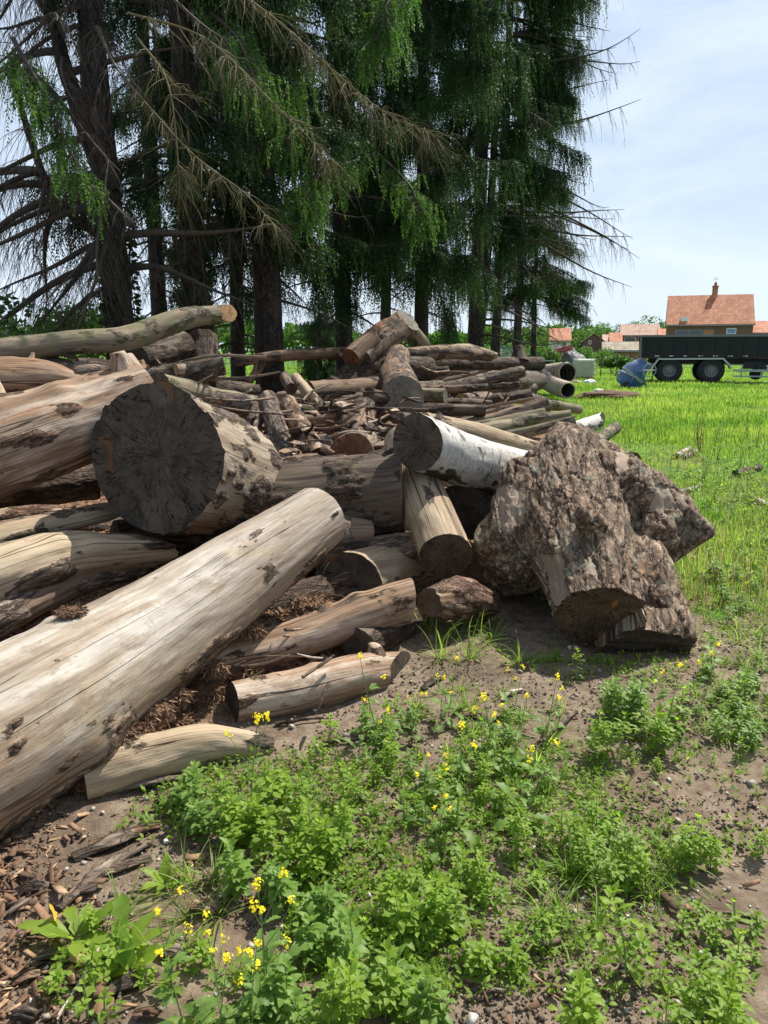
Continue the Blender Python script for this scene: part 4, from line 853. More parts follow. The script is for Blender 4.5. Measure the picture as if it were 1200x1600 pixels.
# ------------------------------------------------------------------ broad-leaved trees and bushes
def leafy_tree(label, base, H, rad, zc, n, leaf, mat=None, name='tree', cat='tree', group=None, tr=.12, lumps=9, squash=.8, trunk=True):
    base = np.array(base, float); root = thing(name, label, cat, base, group=group)
    cs = []; 
    for k in range(lumps):
        d = rdir(1)[0]; cs.append((np.array([d[0]*rad*.6, d[1]*rad*.6, zc+d[2]*rad*.55*squash]), rad*R.uniform(.35, .6)))
    P = []; Nn = []
    for c, r in cs:
        m = n//lumps; d = rdir(m); rr = r*rng.uniform(.55, 1.08, m)**.6
        P.append(c+d*rr[:, None]*np.array([1, 1, squash])); Nn.append(d)
    P = np.concatenate(P); Nn = np.concatenate(Nn); P = P[P[:, 2] > .05*H]; Nn = Nn[:len(P)]
    P = P + .10*rad*np.stack([fbm(P/rad*3+1, 3), fbm(P/rad*3+9, 3), fbm(P/rad*3+19, 3)], 1)
    D = unit(rdir(len(P))+np.array([0, 0, -.3])); W = unit(np.cross(D, Nn+rdir(len(P))*.7))
    leafobj('crown', diamonds(P, D, W, leaf*rng.uniform(.7, 1.3, len(P)), leaf*.65*rng.uniform(.7, 1.3, len(P))), rng.uniform(0, 1, len(P)), mat or M_tree, root)
    tb = TB()
    if trunk: tb.add(catmull([(0, 0, -.2), (.03*H, 0, H*.3), (0, .02*H, zc)], 10), np.linspace(tr, tr*.45, 10), 8)
    for c, r in cs: s0 = np.array([0, 0, zc*.35 if trunk else 0]); tb.add(catmull([s0, s0*.4+c*.6+np.array([0, 0, -.1*rad]), c], 8), np.linspace(tr*.4 if trunk else tr*.3, tr*.08, 8), 5)
    tb.build('trunk' if trunk else 'stems', M_twig, root)
    return root
leafy_tree('leafy dark green elder bush at the left edge behind the grey limb', (-5.3, 8.6, 0), 3.2, 1.15, 2.0, 3000, .10, M_darkleaf, 'bush', 'bush', tr=.05)
leafy_tree('small leafy hedge bush showing over the grey limb at the far left', basept(60, 14), 2.0, 1.1, 1.1, 2400, .10, M_tree, 'bush', 'bush', tr=.05, trunk=False)
leafy_tree('round green bush under the grey limb beside the forked trunk', basept(150, 15), 2.0, .9, 1.2, 2000, .10, M_tree, 'bush', 'bush', tr=.05, trunk=False)
def far(u, Y): return np.array([(u-600)/FOC*Y/cp*1.0, Y, 0.])
k = 0
for lb, u, Y, H, rad, n in [
    ('pale green round tree left of the big brick house', 938, 150, 7.6, 3.6, 3800), ('broad bright green tree behind the mid brown-roofed house', 1003, 170, 9.5, 5.5, 4600),
    ('small dark tree right of the broad bright tree', 1040, 175, 8.0, 2.6, 2000), ('bright green tree right of the little orange-roofed house', 903, 125, 5.4, 3.0, 3000),
    ('dark pointed tree between the houses', 968, 190, 8.8, 2.5, 2000), ('green tree over the little orange-roofed house', 850, 150, 5.6, 4.2, 3000),
    ('green tree at the far left of the distant houses', 835, 130, 5.0, 3.5, 2600)]:
    leafy_tree(lb, far(u, Y), H, rad, H-rad*.8, n, rad*.09, group='trees around the distant houses', tr=.2)
for lb, u, Y, H, rad in [
    ('round shrub right of the white tank', 941, 52, 1.75, .62), ('low shrub before the lowest shed', 958, 50, 1.4, .6), ('light green shrub left of the blue mixer', 975, 42, 1.3, .5),
    ('bush between the shed and the tarpaulin', 928, 70, 1.7, 1.2), ('shrub behind the grey tarpaulin', 905, 66, 2.0, 1.2), ('shrub at the foot of the rightmost spruce', 840, 50, 1.8, 1.2), ('bush left of the leaning fence panel', 772, 40, 1.6, 1.5),
    ('low bush just behind the leaning fence panel', 800, 46, 1.8, 1.4), ('shrub under the trailer tail', 998, 52, 1.2, .5)]:
    leafy_tree(lb, far(u, Y), H, rad, H*.55, 2200, .14, M_tree, 'bush', 'bush', group='bushes at the edge of the field', tr=.04, trunk=False)
# distant wood, nobody could count its trees
n = 52000; xx = rng.uniform(-260, 330, n); yy = rng.uniform(265, 300, n)
hgt = 11+6*fbm(np.stack([xx*.03, yy*0, yy*0], 1), 4)+3.4*fbm(np.stack([xx*.13, yy*0, yy*0+4], 1), 3)
hgt += 11*ss(165, 215, xx)
P = np.stack([xx, yy, hgt*rng.uniform(.0, 1, n)**.55], 1); D = rdir(n); W = unit(np.cross(D, rdir(n)))
o = leafobj('distant_wood', diamonds(P, D, W, rng.uniform(1.0, 2.4, n), rng.uniform(.9, 1.7, n)), rng.uniform(0, .6, n), M_tree); tag(o, kind='stuff')

# ------------------------------------------------------------------ houses beyond the field
def brickmat(name, c1, c2, mortar, s=4.5):
    m, t, b, out = newmat(name); g = N(t, 'ShaderNodeTexCoord').outputs['Object']
    mpn = N(t, 'ShaderNodeMapping'); mpn.inputs['Rotation'].default_value = (math.pi/2, 0, 0); t.links.new(g, mpn.inputs[0])
    br = N(t, 'ShaderNodeTexBrick'); br.inputs['Scale'].default_value = s; br.inputs['Color1'].default_value = c4(c1); br.inputs['Color2'].default_value = c4(c2); br.inputs['Mortar'].default_value = c4(mortar); br.inputs['Mortar Size'].default_value = .012
    t.links.new(mpn.outputs[0], br.inputs['Vector'])
    col = mix(t, br.outputs[0], [q*.6 for q in c1], ramp(t, nz(t, g, .8, 5, .7), [(.45, 0), (.7, .5)]))
    t.links.new(col, b.inputs['Base Color']); b.inputs['Roughness'].default_value = .9; return m
def tilemat(name, c1, c2, c3):
    m, t, b, out = newmat(name); g = N(t, 'ShaderNodeTexCoord').outputs['Object']
    sep = N(t, 'ShaderNodeSeparateXYZ'); t.links.new(g, sep.inputs[0])
    rows = mth(t, 'FRACT', mth(t, 'MULTIPLY', sep.outputs[2], 4.5)); colz = mth(t, 'FRACT', mth(t, 'MULTIPLY', sep.outputs[0], 3.6))
    sn = mth(t, 'ADD', mth(t, 'MULTIPLY', sep.outputs[0], 3.6), 0); co = N(t, 'ShaderNodeCombineXYZ')
    t.links.new(mth(t, 'FLOOR', sn), co.inputs[0]); t.links.new(mth(t, 'FLOOR', mth(t, 'MULTIPLY', sep.outputs[2], 4.5)), co.inputs[1])
    wn = N(t, 'ShaderNodeTexWhiteNoise'); t.links.new(co.outputs[0], wn.inputs[0])
    col = ramp(t, wn.outputs[0], [(0, c1), (.6, c2), (1, c3)]); col = mix(t, col, [q*.5 for q in c1], ramp(t, nz(t, g, .9, 6, .7), [(.45, 0), (.7, .6)]))
    col = mix(t, col, [q*.3 for q in c1], ramp(t, rows, [(0, .8), (.16, 0)])); col = mix(t, col, [q*.4 for q in c1], ramp(t, colz, [(0, .6), (.14, 0)]))
    t.links.new(col, b.inputs['Base Color']); b.inputs['Roughness'].default_value = .85; return m
T_or = tilemat('orange_tiles', (.40, .14, .07), (.47, .19, .10), (.52, .25, .15)); T_br = tilemat('brown_tiles', (.24, .15, .10), (.30, .20, .14), (.36, .26, .20))
T_pk = tilemat('dull_pink_tiles', (.34, .20, .15), (.42, .27, .20), (.46, .32, .26)); T_sh = tilemat('mossy_sheets', (.24, .19, .13), (.30, .25, .17), (.36, .33, .24))
BR1 = brickmat('brown_brick', (.17, .085, .06), (.22, .115, .08), (.17, .12, .10)); BR2 = brickmat('red_brick', (.28, .14, .09), (.34, .18, .12), (.3, .26, .22)); BR3 = brickmat('dark_purple_brick', (.12, .075, .075), (.16, .10, .095), (.16, .14, .13))
M_plaster = plain('pale_plaster', (.62, .56, .46), .9, .12, 2); M_glassd = plain('dark_window_glass', (.03, .04, .06), .12, .2, 2, spec=.8); M_glassb = plain('blue_window_glass', (.10, .20, .50), .15, .2, 2, spec=.8)
M_whitef = plain('white_frame', (.75, .75, .73), .5, .08); M_greyf = plain('grey_frame', (.25, .25, .26), .5, .1); M_timber = plain('orange_timber', (.45, .17, .07), .7, .2)
def house(label, u0, u1, vr, ve, Y, depth, wall, roof, wins=(), chim=None, hip=0, over=.25, gable_front=False, name='house', cat='house', base=0.0, group='houses beyond the field'):
    """wins: (u0,u1,v0,v1,kind)"""
    p0, p1 = at(u0, ve, Y), at(u1, ve, Y); ze = p0[2]; zr = at(u0, vr, Y+depth/2)[2]; W_ = p1[0]-p0[0]; cx = (p0[0]+p1[0])/2
    root = thing(name, label, cat, (cx, Y+depth/2, base), group=group); q = MB(); hx, hy = W_/2, depth/2; h = ze-base; hr = zr-base
    if not gable_front:
        q.add([(-hx, -hy, 0), (hx, -hy, 0), (hx, hy, 0), (-hx, hy, 0), (-hx, -hy, h), (hx, -hy, h), (hx, hy, h), (-hx, hy, h), (-hx, 0, hr-.12), (hx, 0, hr-.12)],
              [(0, 1, 5, 4), (1, 2, 6, 9, 5), (2, 3, 7, 6), (3, 0, 4, 8, 7)])
        q.build('wall', wall, root); r_ = MB(); t_ = .14; sl = (hr-h)/hy; oy = hy+over; ox = hx+over*.6; zb = h-over*sl
        for s in (-1, 1):
            r_.add([(-ox, s*oy, zb), (ox, s*oy, zb), (ox-hip, 0, hr), (-ox+hip, 0, hr), (-ox, s*oy, zb+t_), (ox, s*oy, zb+t_), (ox-hip, 0, hr+t_), (-ox+hip, 0, hr+t_)],
                   [(0, 1, 2, 3), (4, 7, 6, 5), (0, 4, 5, 1), (1, 5, 6, 2), (3, 2, 6, 7), (0, 3, 7, 4)])
        rf = r_.build('roof', roof, root)
    else:
        q.add([(-hx, -hy, 0), (hx, -hy, 0), (hx, hy, 0), (-hx, hy, 0), (-hx, -hy, h), (hx, -hy, h), (hx, hy, h), (-hx, hy, h), (0, -hy, hr-.12), (0, hy, hr-.12)],
              [(0, 1, 5, 8, 4), (1, 2, 6, 5), (2, 3, 7, 9, 6), (3, 0, 4, 7)])
        q.build('wall', wall, root); r_ = MB(); t_ = .14; sl = (hr-h)/hx; oy = hy+over; ox = hx+over; zb = h-over*sl
        for s in (-1, 1):
            r_.add([(s*ox, -oy, zb), (s*ox, oy, zb), (0, oy, hr), (0, -oy, hr), (s*ox, -oy, zb+t_), (s*ox, oy, zb+t_), (0, oy, hr+t_), (0, -oy, hr+t_)],
                   [(0, 1, 2, 3), (4, 7, 6, 5), (0, 4, 5, 1), (1, 5, 6, 2), (3, 2, 6, 7), (0, 3, 7, 4)])
        rf = r_.build('roof', roof, root)
    if not gable_front: MB().box((0, -hy-over-.05, h-over*(hr-h)/hy+.02), (W_+.4, .12, .12)).build('gutter', M_greyf, root)
    if chim:
        a = at(chim, ve, Y); c_ = MB().box((a[0]-cx, .0, hr+.35), (.62, .62, 1.5)).box((a[0]-cx, 0, hr+1.15), (.74, .74, .12)).box((a[0]-cx, 0, hr+1.4), (.3, .3, .4)); c_.build('chimney', T_or if roof is T_or else BR2, rf)
        mb = MB(); mb.tube([(a[0]-cx, 0, hr+1.6), (a[0]-cx, 0, hr+2.3)], .02, 5).tube([(a[0]-cx-.35, 0, hr+2.1), (a[0]-cx+.35, 0, hr+2.1)], .015, 5).tube([(a[0]-cx-.25, 0, hr+1.95), (a[0]-cx+.25, 0, hr+1.95)], .015, 5); mb.build('aerial', M_greyf, rf)
    for (a0, a1, v0, v1, kd) in wins:
        A, Bq = at(a0, v0, Y), at(a1, v1, Y); cx2 = (A[0]+Bq[0])/2-cx; cz = (A[2]+Bq[2])/2-base; ww, hh2 = Bq[0]-A[0], A[2]-Bq[2]
        fr = MB()
        for s in (-1, 1): fr.box((cx2+s*(ww/2-.04), -hy-.03, cz), (.08, .1, hh2)); fr.box((cx2, -hy-.03, cz+s*(hh2/2-.04)), (ww-.162, .1, .08))
        if ww > 2:
            for j in range(1, int(ww/1.1)): fr.box((cx2-ww/2+ww*j/int(ww/1.1), -hy-.03, cz), (.06, .08, hh2-.163))
        f_ = fr.build('window', M_whitef if kd in ('b', 'w') else M_greyf, root); MB().box((cx2, -hy-.012, cz), (ww-.1, .03, hh2-.1)).build('pane', M_timber if kd == 't' else (M_glassb if kd == 'b' else M_glassd), f_)
    a_ = .85*math.atan2(cx, Y); root.rotation_euler = (0, 0, -a_); root.location = Vector((cx+math.sin(a_)*hy, Y+math.cos(a_)*hy, base)); return root
big = house('large brown brick house with a big orange tiled roof and chimney, behind the trailer', 1047, 1171, 463, 506, 90, 9, BR1, T_or, [(1059, 1096, 515, 545, 'd'), (1133, 1146, 513, 522, 'b'), (1100, 1114, 515, 523, 't')], chim=1116)
sk = at(1070, 498, 90.3); MB().box((sk[0]-at(1109, 498, 90)[0], -4.0, sk[2]), (.8, .5, .5)).build('skylight', M_whitef, big)
house('low orange-roofed wing at the right of the big brick house', 1172.5, 1240, 503, 520, 90.5, 7, BR2, T_or, [(1186, 1196, 524, 534, 'w')])
house('brown-roofed brick house with one wide window, left of the big brick house', 972, 1029, 508, 524, 115, 8, BR2, T_pk, [(977, 993, 526, 536, 'w')])
house('small red-roofed annex left of the brown-roofed house', 954, 971, 521, 535, 112, 6, BR2, T_or, [])
house('low pink-roofed annex right of the brown-roofed house', 1030, 1046, 515, 526, 113, 6, BR2, T_or, [])
house('long low shed with a mossy corrugated roof, before the brown-roofed house', 944, 1002, 536, 548, 75, 5, BR2, T_sh, [(955, 962, 552, 558, 'd')], name='shed', cat='shed')
house('dark purple-brick house with its gable to the field', 911, 944, 523, 534, 120, 12, BR3, T_br, [(920, 924, 532, 538, 'w')], gable_front=True)
house('lean red-roofed side of the purple-brick house', 943.5, 956, 524, 534, 122, 9, BR3, T_pk, [])
house('little pale house with an orange roof, left among the trees', 860, 891, 514, 532, 110, 7, M_plaster, T_or, [(879, 884, 535, 540, 'd')])
house('long white farm building seen between the spruce trunks', 395, 560, 560, 564, 150, 12, M_plaster, T_br, [(430, 440, 566, 570, 'd'), (470, 480, 566, 570, 'd')], name='barn', cat='barn')
house('small white building behind the left spruces', 358, 372, 553, 560, 90, 6, M_plaster, T_br, [], name='barn', cat='barn')

# ------------------------------------------------------------------ tipper trailer
M_black = plain('black_trailer_paint', (.010, .011, .016), .5, .3, 1.6, spec=.35, dirt=(.02, .02, .022)); M_tyre = plain('tyre_rubber', (.028, .028, .03), .85, .3, 9, bmp=.004); M_galv = plain('galvanised_steel', (.50, .52, .52), .45, .15, 5, metal=.5)
M_rim = plain('steel_rim', (.20, .205, .21), .7, .3, 8); M_palegreen = plain('pale_green_rail', (.34, .42, .38), .5, .15, 4); M_textw = plain('white_lettering', (.8, .8, .8), .5, .02)
YT = 39.0
def tp(u, v, Y=YT): return at(u, v, Y)
pL, pR = tp(1003, 526), tp(1003, 559); x0 = pL[0]; zt = pL[2]; zb = pR[2]; LEN = 11.2; DEP = 2.45
tr = thing('trailer', 'long black tipper trailer with twin wheels parked on the field at the right edge', 'trailer', (x0+LEN/2, YT+DEP/2, 0))
ox, oy = x0+LEN/2, YT+DEP/2
q = MB(); hx = LEN/2; wall_t = .07; ra_ = -.27; tr.rotation_euler = (0, 0, ra_); tr.location = Vector((x0+hx*math.cos(ra_)-DEP/2*math.sin(ra_), YT+hx*math.sin(ra_)+DEP/2*math.cos(ra_), 0))
# open-topped tub: floor, long sides leaning slightly, ends
for s in (-1, 1): q.add([(-hx, s*DEP/2, zt), (hx, s*DEP/2, zt), (hx, s*(DEP/2-wall_t), zt), (-hx, s*(DEP/2-wall_t), zt), (-hx+.06, s*(DEP/2-.06), zb), (hx-.1, s*(DEP/2-.06), zb), (hx-.1, s*(DEP/2-.06-wall_t), zb), (-hx+.06, s*(DEP/2-.06-wall_t), zb)], [(0, 1, 2, 3), (4, 7, 6, 5), (0, 4, 5, 1), (2, 6, 7, 3), (1, 5, 6, 2), (0, 3, 7, 4)])
for s in (-1, 1): q.box((s*(hx-.08), 0, (zt+zb)/2), (.07, DEP-.2, zt-zb-.04))
q.box((0, 0, zb+.04), (LEN-.3, DEP-.22, .06)); q.build('tub', M_black, tr)
for i in range(17): MB().box((-hx+.3+i*.66, -DEP/2-.004, (zt+zb)/2-.02), (.05, .03, zt-zb-.12)).build('side_rib', M_black, tr)
q = MB().box((0, -DEP/2-.03, zt+.03), (LEN+.06, .14, .10)).box((0, DEP/2+.03, zt+.03), (LEN+.06, .14, .10)); q.build('top_rail', plain('rubbed_grey_rail', (.16, .17, .19), .5, .3, 2), tr)
MB().box((.2, -.5, zb-.16), (LEN-.6, .12, .26)).box((.2, .5, zb-.16), (LEN-.6, .12, .26)).box((.9, 0, zb-.2), (.2, 1.6, .2)).box((3.2, 0, zb-.3), (1.6, 1.9, .34)).build('chassis', M_black, tr)
r_w = .655
for uc in (1043, 1103):
    c = tp(uc, 582)
    for s in (-1, 1):
        wv = MB(); yy = s*(DEP/2-.28); ce = (c[0]-ox, yy, r_w-.02)
        prof = [(.33, -.22), (.36, -.24), (.56, -.25), (.63, -.2), (r_w, -.12), (r_w, .12), (.63, .2), (.56, .25), (.36, .24), (.33, .22)]
        wo_ = wv.lathe(prof, ce, (0, 1, 0), 40, cap=False).build('wheel', M_tyre, tr, smooth=True)
        MB().lathe([(.34, -.21), (.32, -.13), (.20, -.06), (.19, -.12), (.10, -.14), (.09, -.2), (.0, -.2)] if s < 0 else [(.0, .2), (.09, .2), (.10, .14), (.19, .12), (.20, .06), (.32, .13), (.34, .21)], ce, (0, 1, 0), 30, cap=False).build('rim', M_rim, wo_, smooth=False)
        nb = MB()
        for k in range(10): a = k*.6283; nb.tube([(ce[0]+.145*math.cos(a), ce[1]+s*.10, ce[2]+.145*math.sin(a)), (ce[0]+.145*math.cos(a), ce[1]+s*.15, ce[2]+.145*math.sin(a))], .018, 6)
        nb.build('wheel_nuts', M_galv, wo_)
for u_ in (1043, 1103): c = tp(u_, 582); MB().tube([(c[0]-ox, -DEP/2+.4, r_w), (c[0]-ox, DEP/2-.4, r_w)], .07, 8).build('axle', M_black, tr)
pts = [tp(1017, 577), tp(1019, 573), tp(1027, 561), tp(1120, 560), tp(1129, 570), tp(1131, 575)]
for s in (-1, 1):
    f_ = MB()
    for a, b_ in zip(pts, pts[1:]):
        a, b_ = np.array(a)-[ox, 0, 0], np.array(b_)-[ox, 0, 0]; d = b_-a; l = math.hypot(d[0], d[2]); an = math.atan2(d[2], d[0]); Mr = np.array([[math.cos(an), 0, -math.sin(an)], [0, 1, 0], [math.sin(an), 0, math.cos(an)]])
        f_.box(((a[0]+b_[0])/2, s*(DEP/2-.24), (a[2]+b_[2])/2), (l+.02, .58, .07), Mr)
    f_.build('mudguard', M_galv, tr)
m0 = tp(1019, 586); MB().box((m0[0]-ox, -DEP/2+.3, m0[2]), (.03, .5, .55)).build('mudflap', M_tyre, tr)
a, b_ = tp(1134, 578), tp(1200, 578); q = MB().box(((a[0]-ox+hx)/2, -DEP/2-.01, a[2]), (hx-(a[0]-ox), .05, .12)).box(((a[0]-ox+hx)/2, -DEP/2-.01, a[2]-.28), (hx-(a[0]-ox), .05, .07))
for k in range(4): q.box((a[0]-ox+.4+k*.9, -DEP/2+.05, a[2]-.02), (.06, .05, .66))
q.build('side_guard', M_palegreen, tr)
a = tp(1156, 570); MB().box((a[0]-ox+.2, -DEP/2+.3, a[2]), (.9, .4, .36)).build('tool_box', M_black, tr); 
a = tp(1168, 583); MB().lathe([(.27, -.1), (.3, -.06), (.3, .06), (.27, .1)], (a[0]-ox, -DEP/2+.5, a[2]), (0, 1, 0), 20).build('spare_wheel', M_tyre, tr, smooth=True)
for k in range(7):
    a = tp(1025+k*21, 556); MB().box((a[0]-ox, -DEP/2+.015, a[2]), (.22, .03, .035)).build('reflector', M_textw, tr)
# hopper tail bar and lettering
q = MB().box((-hx-.05, 0, zb-.1), (.12, DEP-.2, .12)).box((-hx-.02, -.7, zb-.35), (.08, .08, .5)).box((-hx-.02, .7, zb-.35), (.08, .08, .5)).box((-hx-.06, 0, zb-.58), (.1, 2.1, .14)); q.build('tail_bar', M_black, tr)
def lettering(txt, size, loc, parent, mat, rot=(math.pi/2, 0, 0), bold=True):
    cu = bpy.data.curves.new('t', 'FONT'); cu.body = txt; cu.size = size; cu.extrude = .004; cu.offset = .006; cu.align_x = 'CENTER'; o = bpy.data.objects.new('t', cu); C.objects.link(o)
    dg = bpy.context.evaluated_depsgraph_get(); me = bpy.data.meshes.new_from_object(o.evaluated_get(dg)); bpy.data.objects.remove(o); me.name = 'lettering'; me.materials.clear(); me.materials.append(mat)
    o2 = link('lettering', me, parent); o2.location = loc; o2.rotation_euler = rot; return o2
a = tp(1185, 577); MB().box((a[0]-ox, -DEP/2+.02, a[2]+.12), (1.3, .04, .42)).build('sign_plate', M_black, tr); lettering('TLS', .28, (a[0]-ox, -DEP/2-.012, a[2]+.03), tr, M_textw)
a = tp(1196, 533); MB().box((a[0]-ox, -DEP/2-.065, a[2]), (.42, .02, .2)).build('marker_plate', plain('pale_red_plate', (.5, .3, .27), .5, .1), tr)

# ------------------------------------------------------------------ cement mixer
M_mixblue = plain('worn_blue_paint', (.05, .13, .34), .45, .25, 3, dirt=(.26, .27, .28), spec=.5); M_steelgrey = plain('grey_steel', (.33, .34, .35), .5, .2, 4)
YM = 33; a = at(990, 603, YM); s = mpp(990, 585, YM)
mx = thing('cement_mixer', 'blue cement mixer with a tilted drum, left of the trailer on the grass', 'cement mixer', (a[0], YM, 0))
def mz(v): return at(990, v, YM)[2]
def mxx(u): return at(u, 585, YM)[0]-a[0]
axd = unit([.50, -.12, .62]); cd0 = np.array([mxx(990)-.05, 0, mz(586)])
dr = MB().lathe([(.0, -.62), (.34, -.62), (.44, -.52), (.50, -.3), (.51, .02), (.51, .22), (.38, .50), (.26, .74), (.28, .76), (.25, .76), (.23, .72), (.35, .46), (.46, .18), (.46, -.2), (.0, -.5)], cd0, axd, 32, cap=False).build('drum', M_mixblue, mx, smooth=True)
MB().lathe([(.512, -.05), (.55, -.05), (.55, .07), (.512, .07)], cd0, axd, 32, cap=False).build('ring_gear', M_steelgrey, mx)
q = MB(); sd_ = unit(np.cross(axd, [0, 1, 0]))
q.tube(catmull([cd0-axd*.66, cd0-axd*.3+sd_*.66+np.array([0, -.62, 0])*.3, cd0+np.array([0, -.66, -.1])], 12), .04, 8); q.build('yoke', M_steelgrey, mx)
q = MB()
for sx in (-1, 1):
    q.tube([(sx*.42, -.45, .02), (sx*.12, -.62, .75)], .035, 6); q.tube([(sx*.42, .45, .02), (sx*.12, .6, .75)], .035, 6)
q.tube([(-.45, -.45, .08), (.45, -.45, .08)], .03, 6).tube([(-.45, .45, .08), (.45, .45, .08)], .03, 6).tube([(-.12, -.62, .75), (.12, -.62, .75)], .04, 6).tube([(-.42, -.45, .1), (-.42, .45, .1)], .03, 6).tube([(.42, -.45, .1), (.42, .45, .1)], .03, 6)
q.build('stand', M_mixblue, mx)
for sx in (-1, 1): MB().lathe([(.1, -.05), (.15, -.05), (.17, 0), (.15, .05), (.1, .05)], (sx*.46, .45*sx, .15), (0, 1, 0), 18).build('wheel', M_tyre, mx, smooth=True)
MB().box((.42, .1, .95), (.3, .5, .34)).build('motor_housing', M_mixblue, mx, bevel=.03)
MB().lathe([(.26, -.02), (.29, -.02), (.29, .02), (.26, .02)], (mxx(1006), -.68, mz(578)), (0, 1, 0), 20, cap=False).tube([(mxx(1006)-.26, -.68, mz(578)), (mxx(1006)+.26, -.68, mz(578))], .02, 5).build('tilt_wheel', M_steelgrey, mx)

# ------------------------------------------------------------------ culvert pipes, tank, tarpaulin, beams, fence panel
M_rib = plain('dusty_brown_plastic', (.42, .34, .27), .65, .25, 3, dirt=(.16, .12, .09), spec=.3); M_dk = plain('dark_pipe_inside', (.06, .05, .045), .8, .2)
def ribpipe(label, P, r, pitch=.2):
    P = catmull(P, 80); Lp = np.linalg.norm(np.diff(P, axis=0), axis=1).sum(); n = int(Lp/pitch)*6; P = catmull(P[::8], n)
    rr = r*(1+.13*np.tanh(2.5*np.sin(np.arange(n)/6*2*math.pi))); root = thing('culvert_pipe', label, 'pipe', P[0], group=None)
    o = MB().tube(P, rr, 28, cap=False).build('corrugated_wall', M_rib, root, smooth=True); o.location = Vector(-P[0])
    o = MB().tube(P, r*.88, 28, cap=False).build('lining', M_dk, root, smooth=True); o.location = Vector(-P[0])
    for e, f in ((P[0], P[0]-P[1]), (P[-1], P[-1]-P[-2])):
        o = MB().lathe([(r*.88, -.01), (r*1.02, -.01), (r*1.02, .02), (r*.88, .02), (r*.88, -.01)], e, f, 28, cap=False).build('pipe_rim', M_rib, root); o.location = Vector(-P[0])
ribpipe('wide brown corrugated culvert pipe with its open mouth to the right', [at(815, 594, 28.5), at(856, 586, 28.5), at(893, 582, 27)], .36)
ribpipe('lower brown corrugated culvert pipe curving toward the grass', [at(845, 588, 27), at(862, 601, 25.4), at(893, 612, 23.6)], .25)
bx0 = at(915, 592, 43.0); root = thing('tank', 'cream plastic tank in a wire cage behind the culvert pipes', 'tank', (bx0[0], 43.5, 0))
bt = MB().box((0, 0, .62), (.98, .98, 1.0)).build('container', plain('cream_plastic', (.58, .54, .40), .5, .08), root, bevel=.07)
q = MB()
for k in range(5):
    for sy in (-.52, .52): q.tube([(-.5+.25*k, sy, .1), (-.5+.25*k, sy, 1.15)], .013, 5); q.tube([(sy, -.5+.25*k, .1), (sy, -.5+.25*k, 1.15)], .013, 5)
for k in range(5):
    z = .15+.25*k; q.tube([(-.535, -.535, z), (.535, -.535, z), (.535, .535, z), (-.535, .535, z), (-.535, -.535, z)], .013, 5)
q.build('cage', M_galv, root); MB().box((0, 0, .06), (1.1, 1.1, .1)).build('pallet', M_timber, root)
# tarpaulin-covered heap
c = at(884, 560, 52); n1_, n2_ = 60, 30; uu, vv_ = np.meshgrid(np.linspace(-1, 1, n1_), np.linspace(-1, 1, n2_)); uf, vf = uu.ravel(), vv_.ravel()
pr = (1-np.abs(uf)**3)*(1-np.abs(vf)**3); Pq = np.stack([uf*4, vf*3, 0*uf], 1); hz = 1.35*pr**.6*(1+.28*fbm(Pq*.8, 4)) + .10*(1-np.abs(fbm(Pq*1.6+5, 3))*2.5)*pr; F = np.arange(n1_*n2_).reshape(n2_, n1_)
root = thing('tarpaulin', 'grey tarpaulin draped over a heap behind the culvert pipes', 'tarpaulin', (c[0], 52, 0))
link('sheet', rawmesh('sheet', np.stack([uf*1.5, vf*1.5, hz*1.22+.02], 1), F4=np.stack([F[:-1, :-1].ravel(), F[:-1, 1:].ravel(), F[1:, 1:].ravel(), F[1:, :-1].ravel()], 1), mats=[plain('grey_tarpaulin', (.12, .125, .135), .6, .25, 3, dirt=(.06, .06, .07), spec=.3)], smooth=True), root)
M_redb = plain('dull_red_steel', (.36, .09, .10), .5, .2, 3)
for k, (ua, va, ub, vb, lb) in enumerate([(851, 556, 893, 545, 'lowest red steel beam on the tarpaulin'), (851, 553, 893, 541, 'upper red steel beam over the tarpaulin'), (857, 549, 895, 543, 'far red steel beam lying across the tarpaulin heap')]):
    A, Bq = at(ua, va, 50.2+.3*k), at(ub, vb, 50.2+.3*k); root = thing('steel_beam', lb, 'beam', A, group='red beams on the tarpaulin'); d = Bq-A; l = np.linalg.norm(d); z = unit(d); x = unit(np.cross([0, 1, 0], z)); y = np.cross(z, x); Mr = np.stack([x, y, z], 1)
    o = MB().box(d/2+x*.09, (.03, .16, l), Mr).box(d/2-x*.09, (.03, .16, l), Mr).box(d/2, (.149, .03, l), Mr).build('profile', M_redb, root)
A = at(853, 575, 46); root = thing('frame_rack', 'small pale metal frame left of the tarpaulin', 'frame', (A[0]+.1, 46, 0)); q = MB()
for x_ in (-.38, .38): q.box((x_, 0, .5), (.05, .05, 1.0))
q.box((0, 0, 1.02), (.82, .06, .05)).box((0, 0, .55), (.71, .05, .05)); q.build('frame_bars', M_galv, root)
# leaning mesh fence panel
P4 = [at(768, 537, 23.5), at(800, 545, 23.5), at(801, 562, 23.2), at(776, 566, 23.2)]; root = thing('fence_panel', 'blue-grey mesh fence panel leaning at the foot of the pale-barked spruce', 'fence panel', P4[3]); q = MB(); rr_ = [np.array(p)-P4[3] for p in P4]
for a, b_ in zip(rr_, rr_[1:]+rr_[:1]): q.tube([a, b_], .022, 6)
q.build('frame', plain('blue_grey_steel', (.22, .32, .36), .5, .1), root); q = MB()
for k in range(1, 12): f = k/12; q.tube([rr_[0]+(rr_[1]-rr_[0])*f, rr_[3]+(rr_[2]-rr_[3])*f], .006, 4); 
for k in range(1, 7): f = k/7; q.tube([rr_[0]+(rr_[3]-rr_[0])*f, rr_[1]+(rr_[2]-rr_[1])*f], .006, 4)
q.build('wire_mesh', M_galv, root)
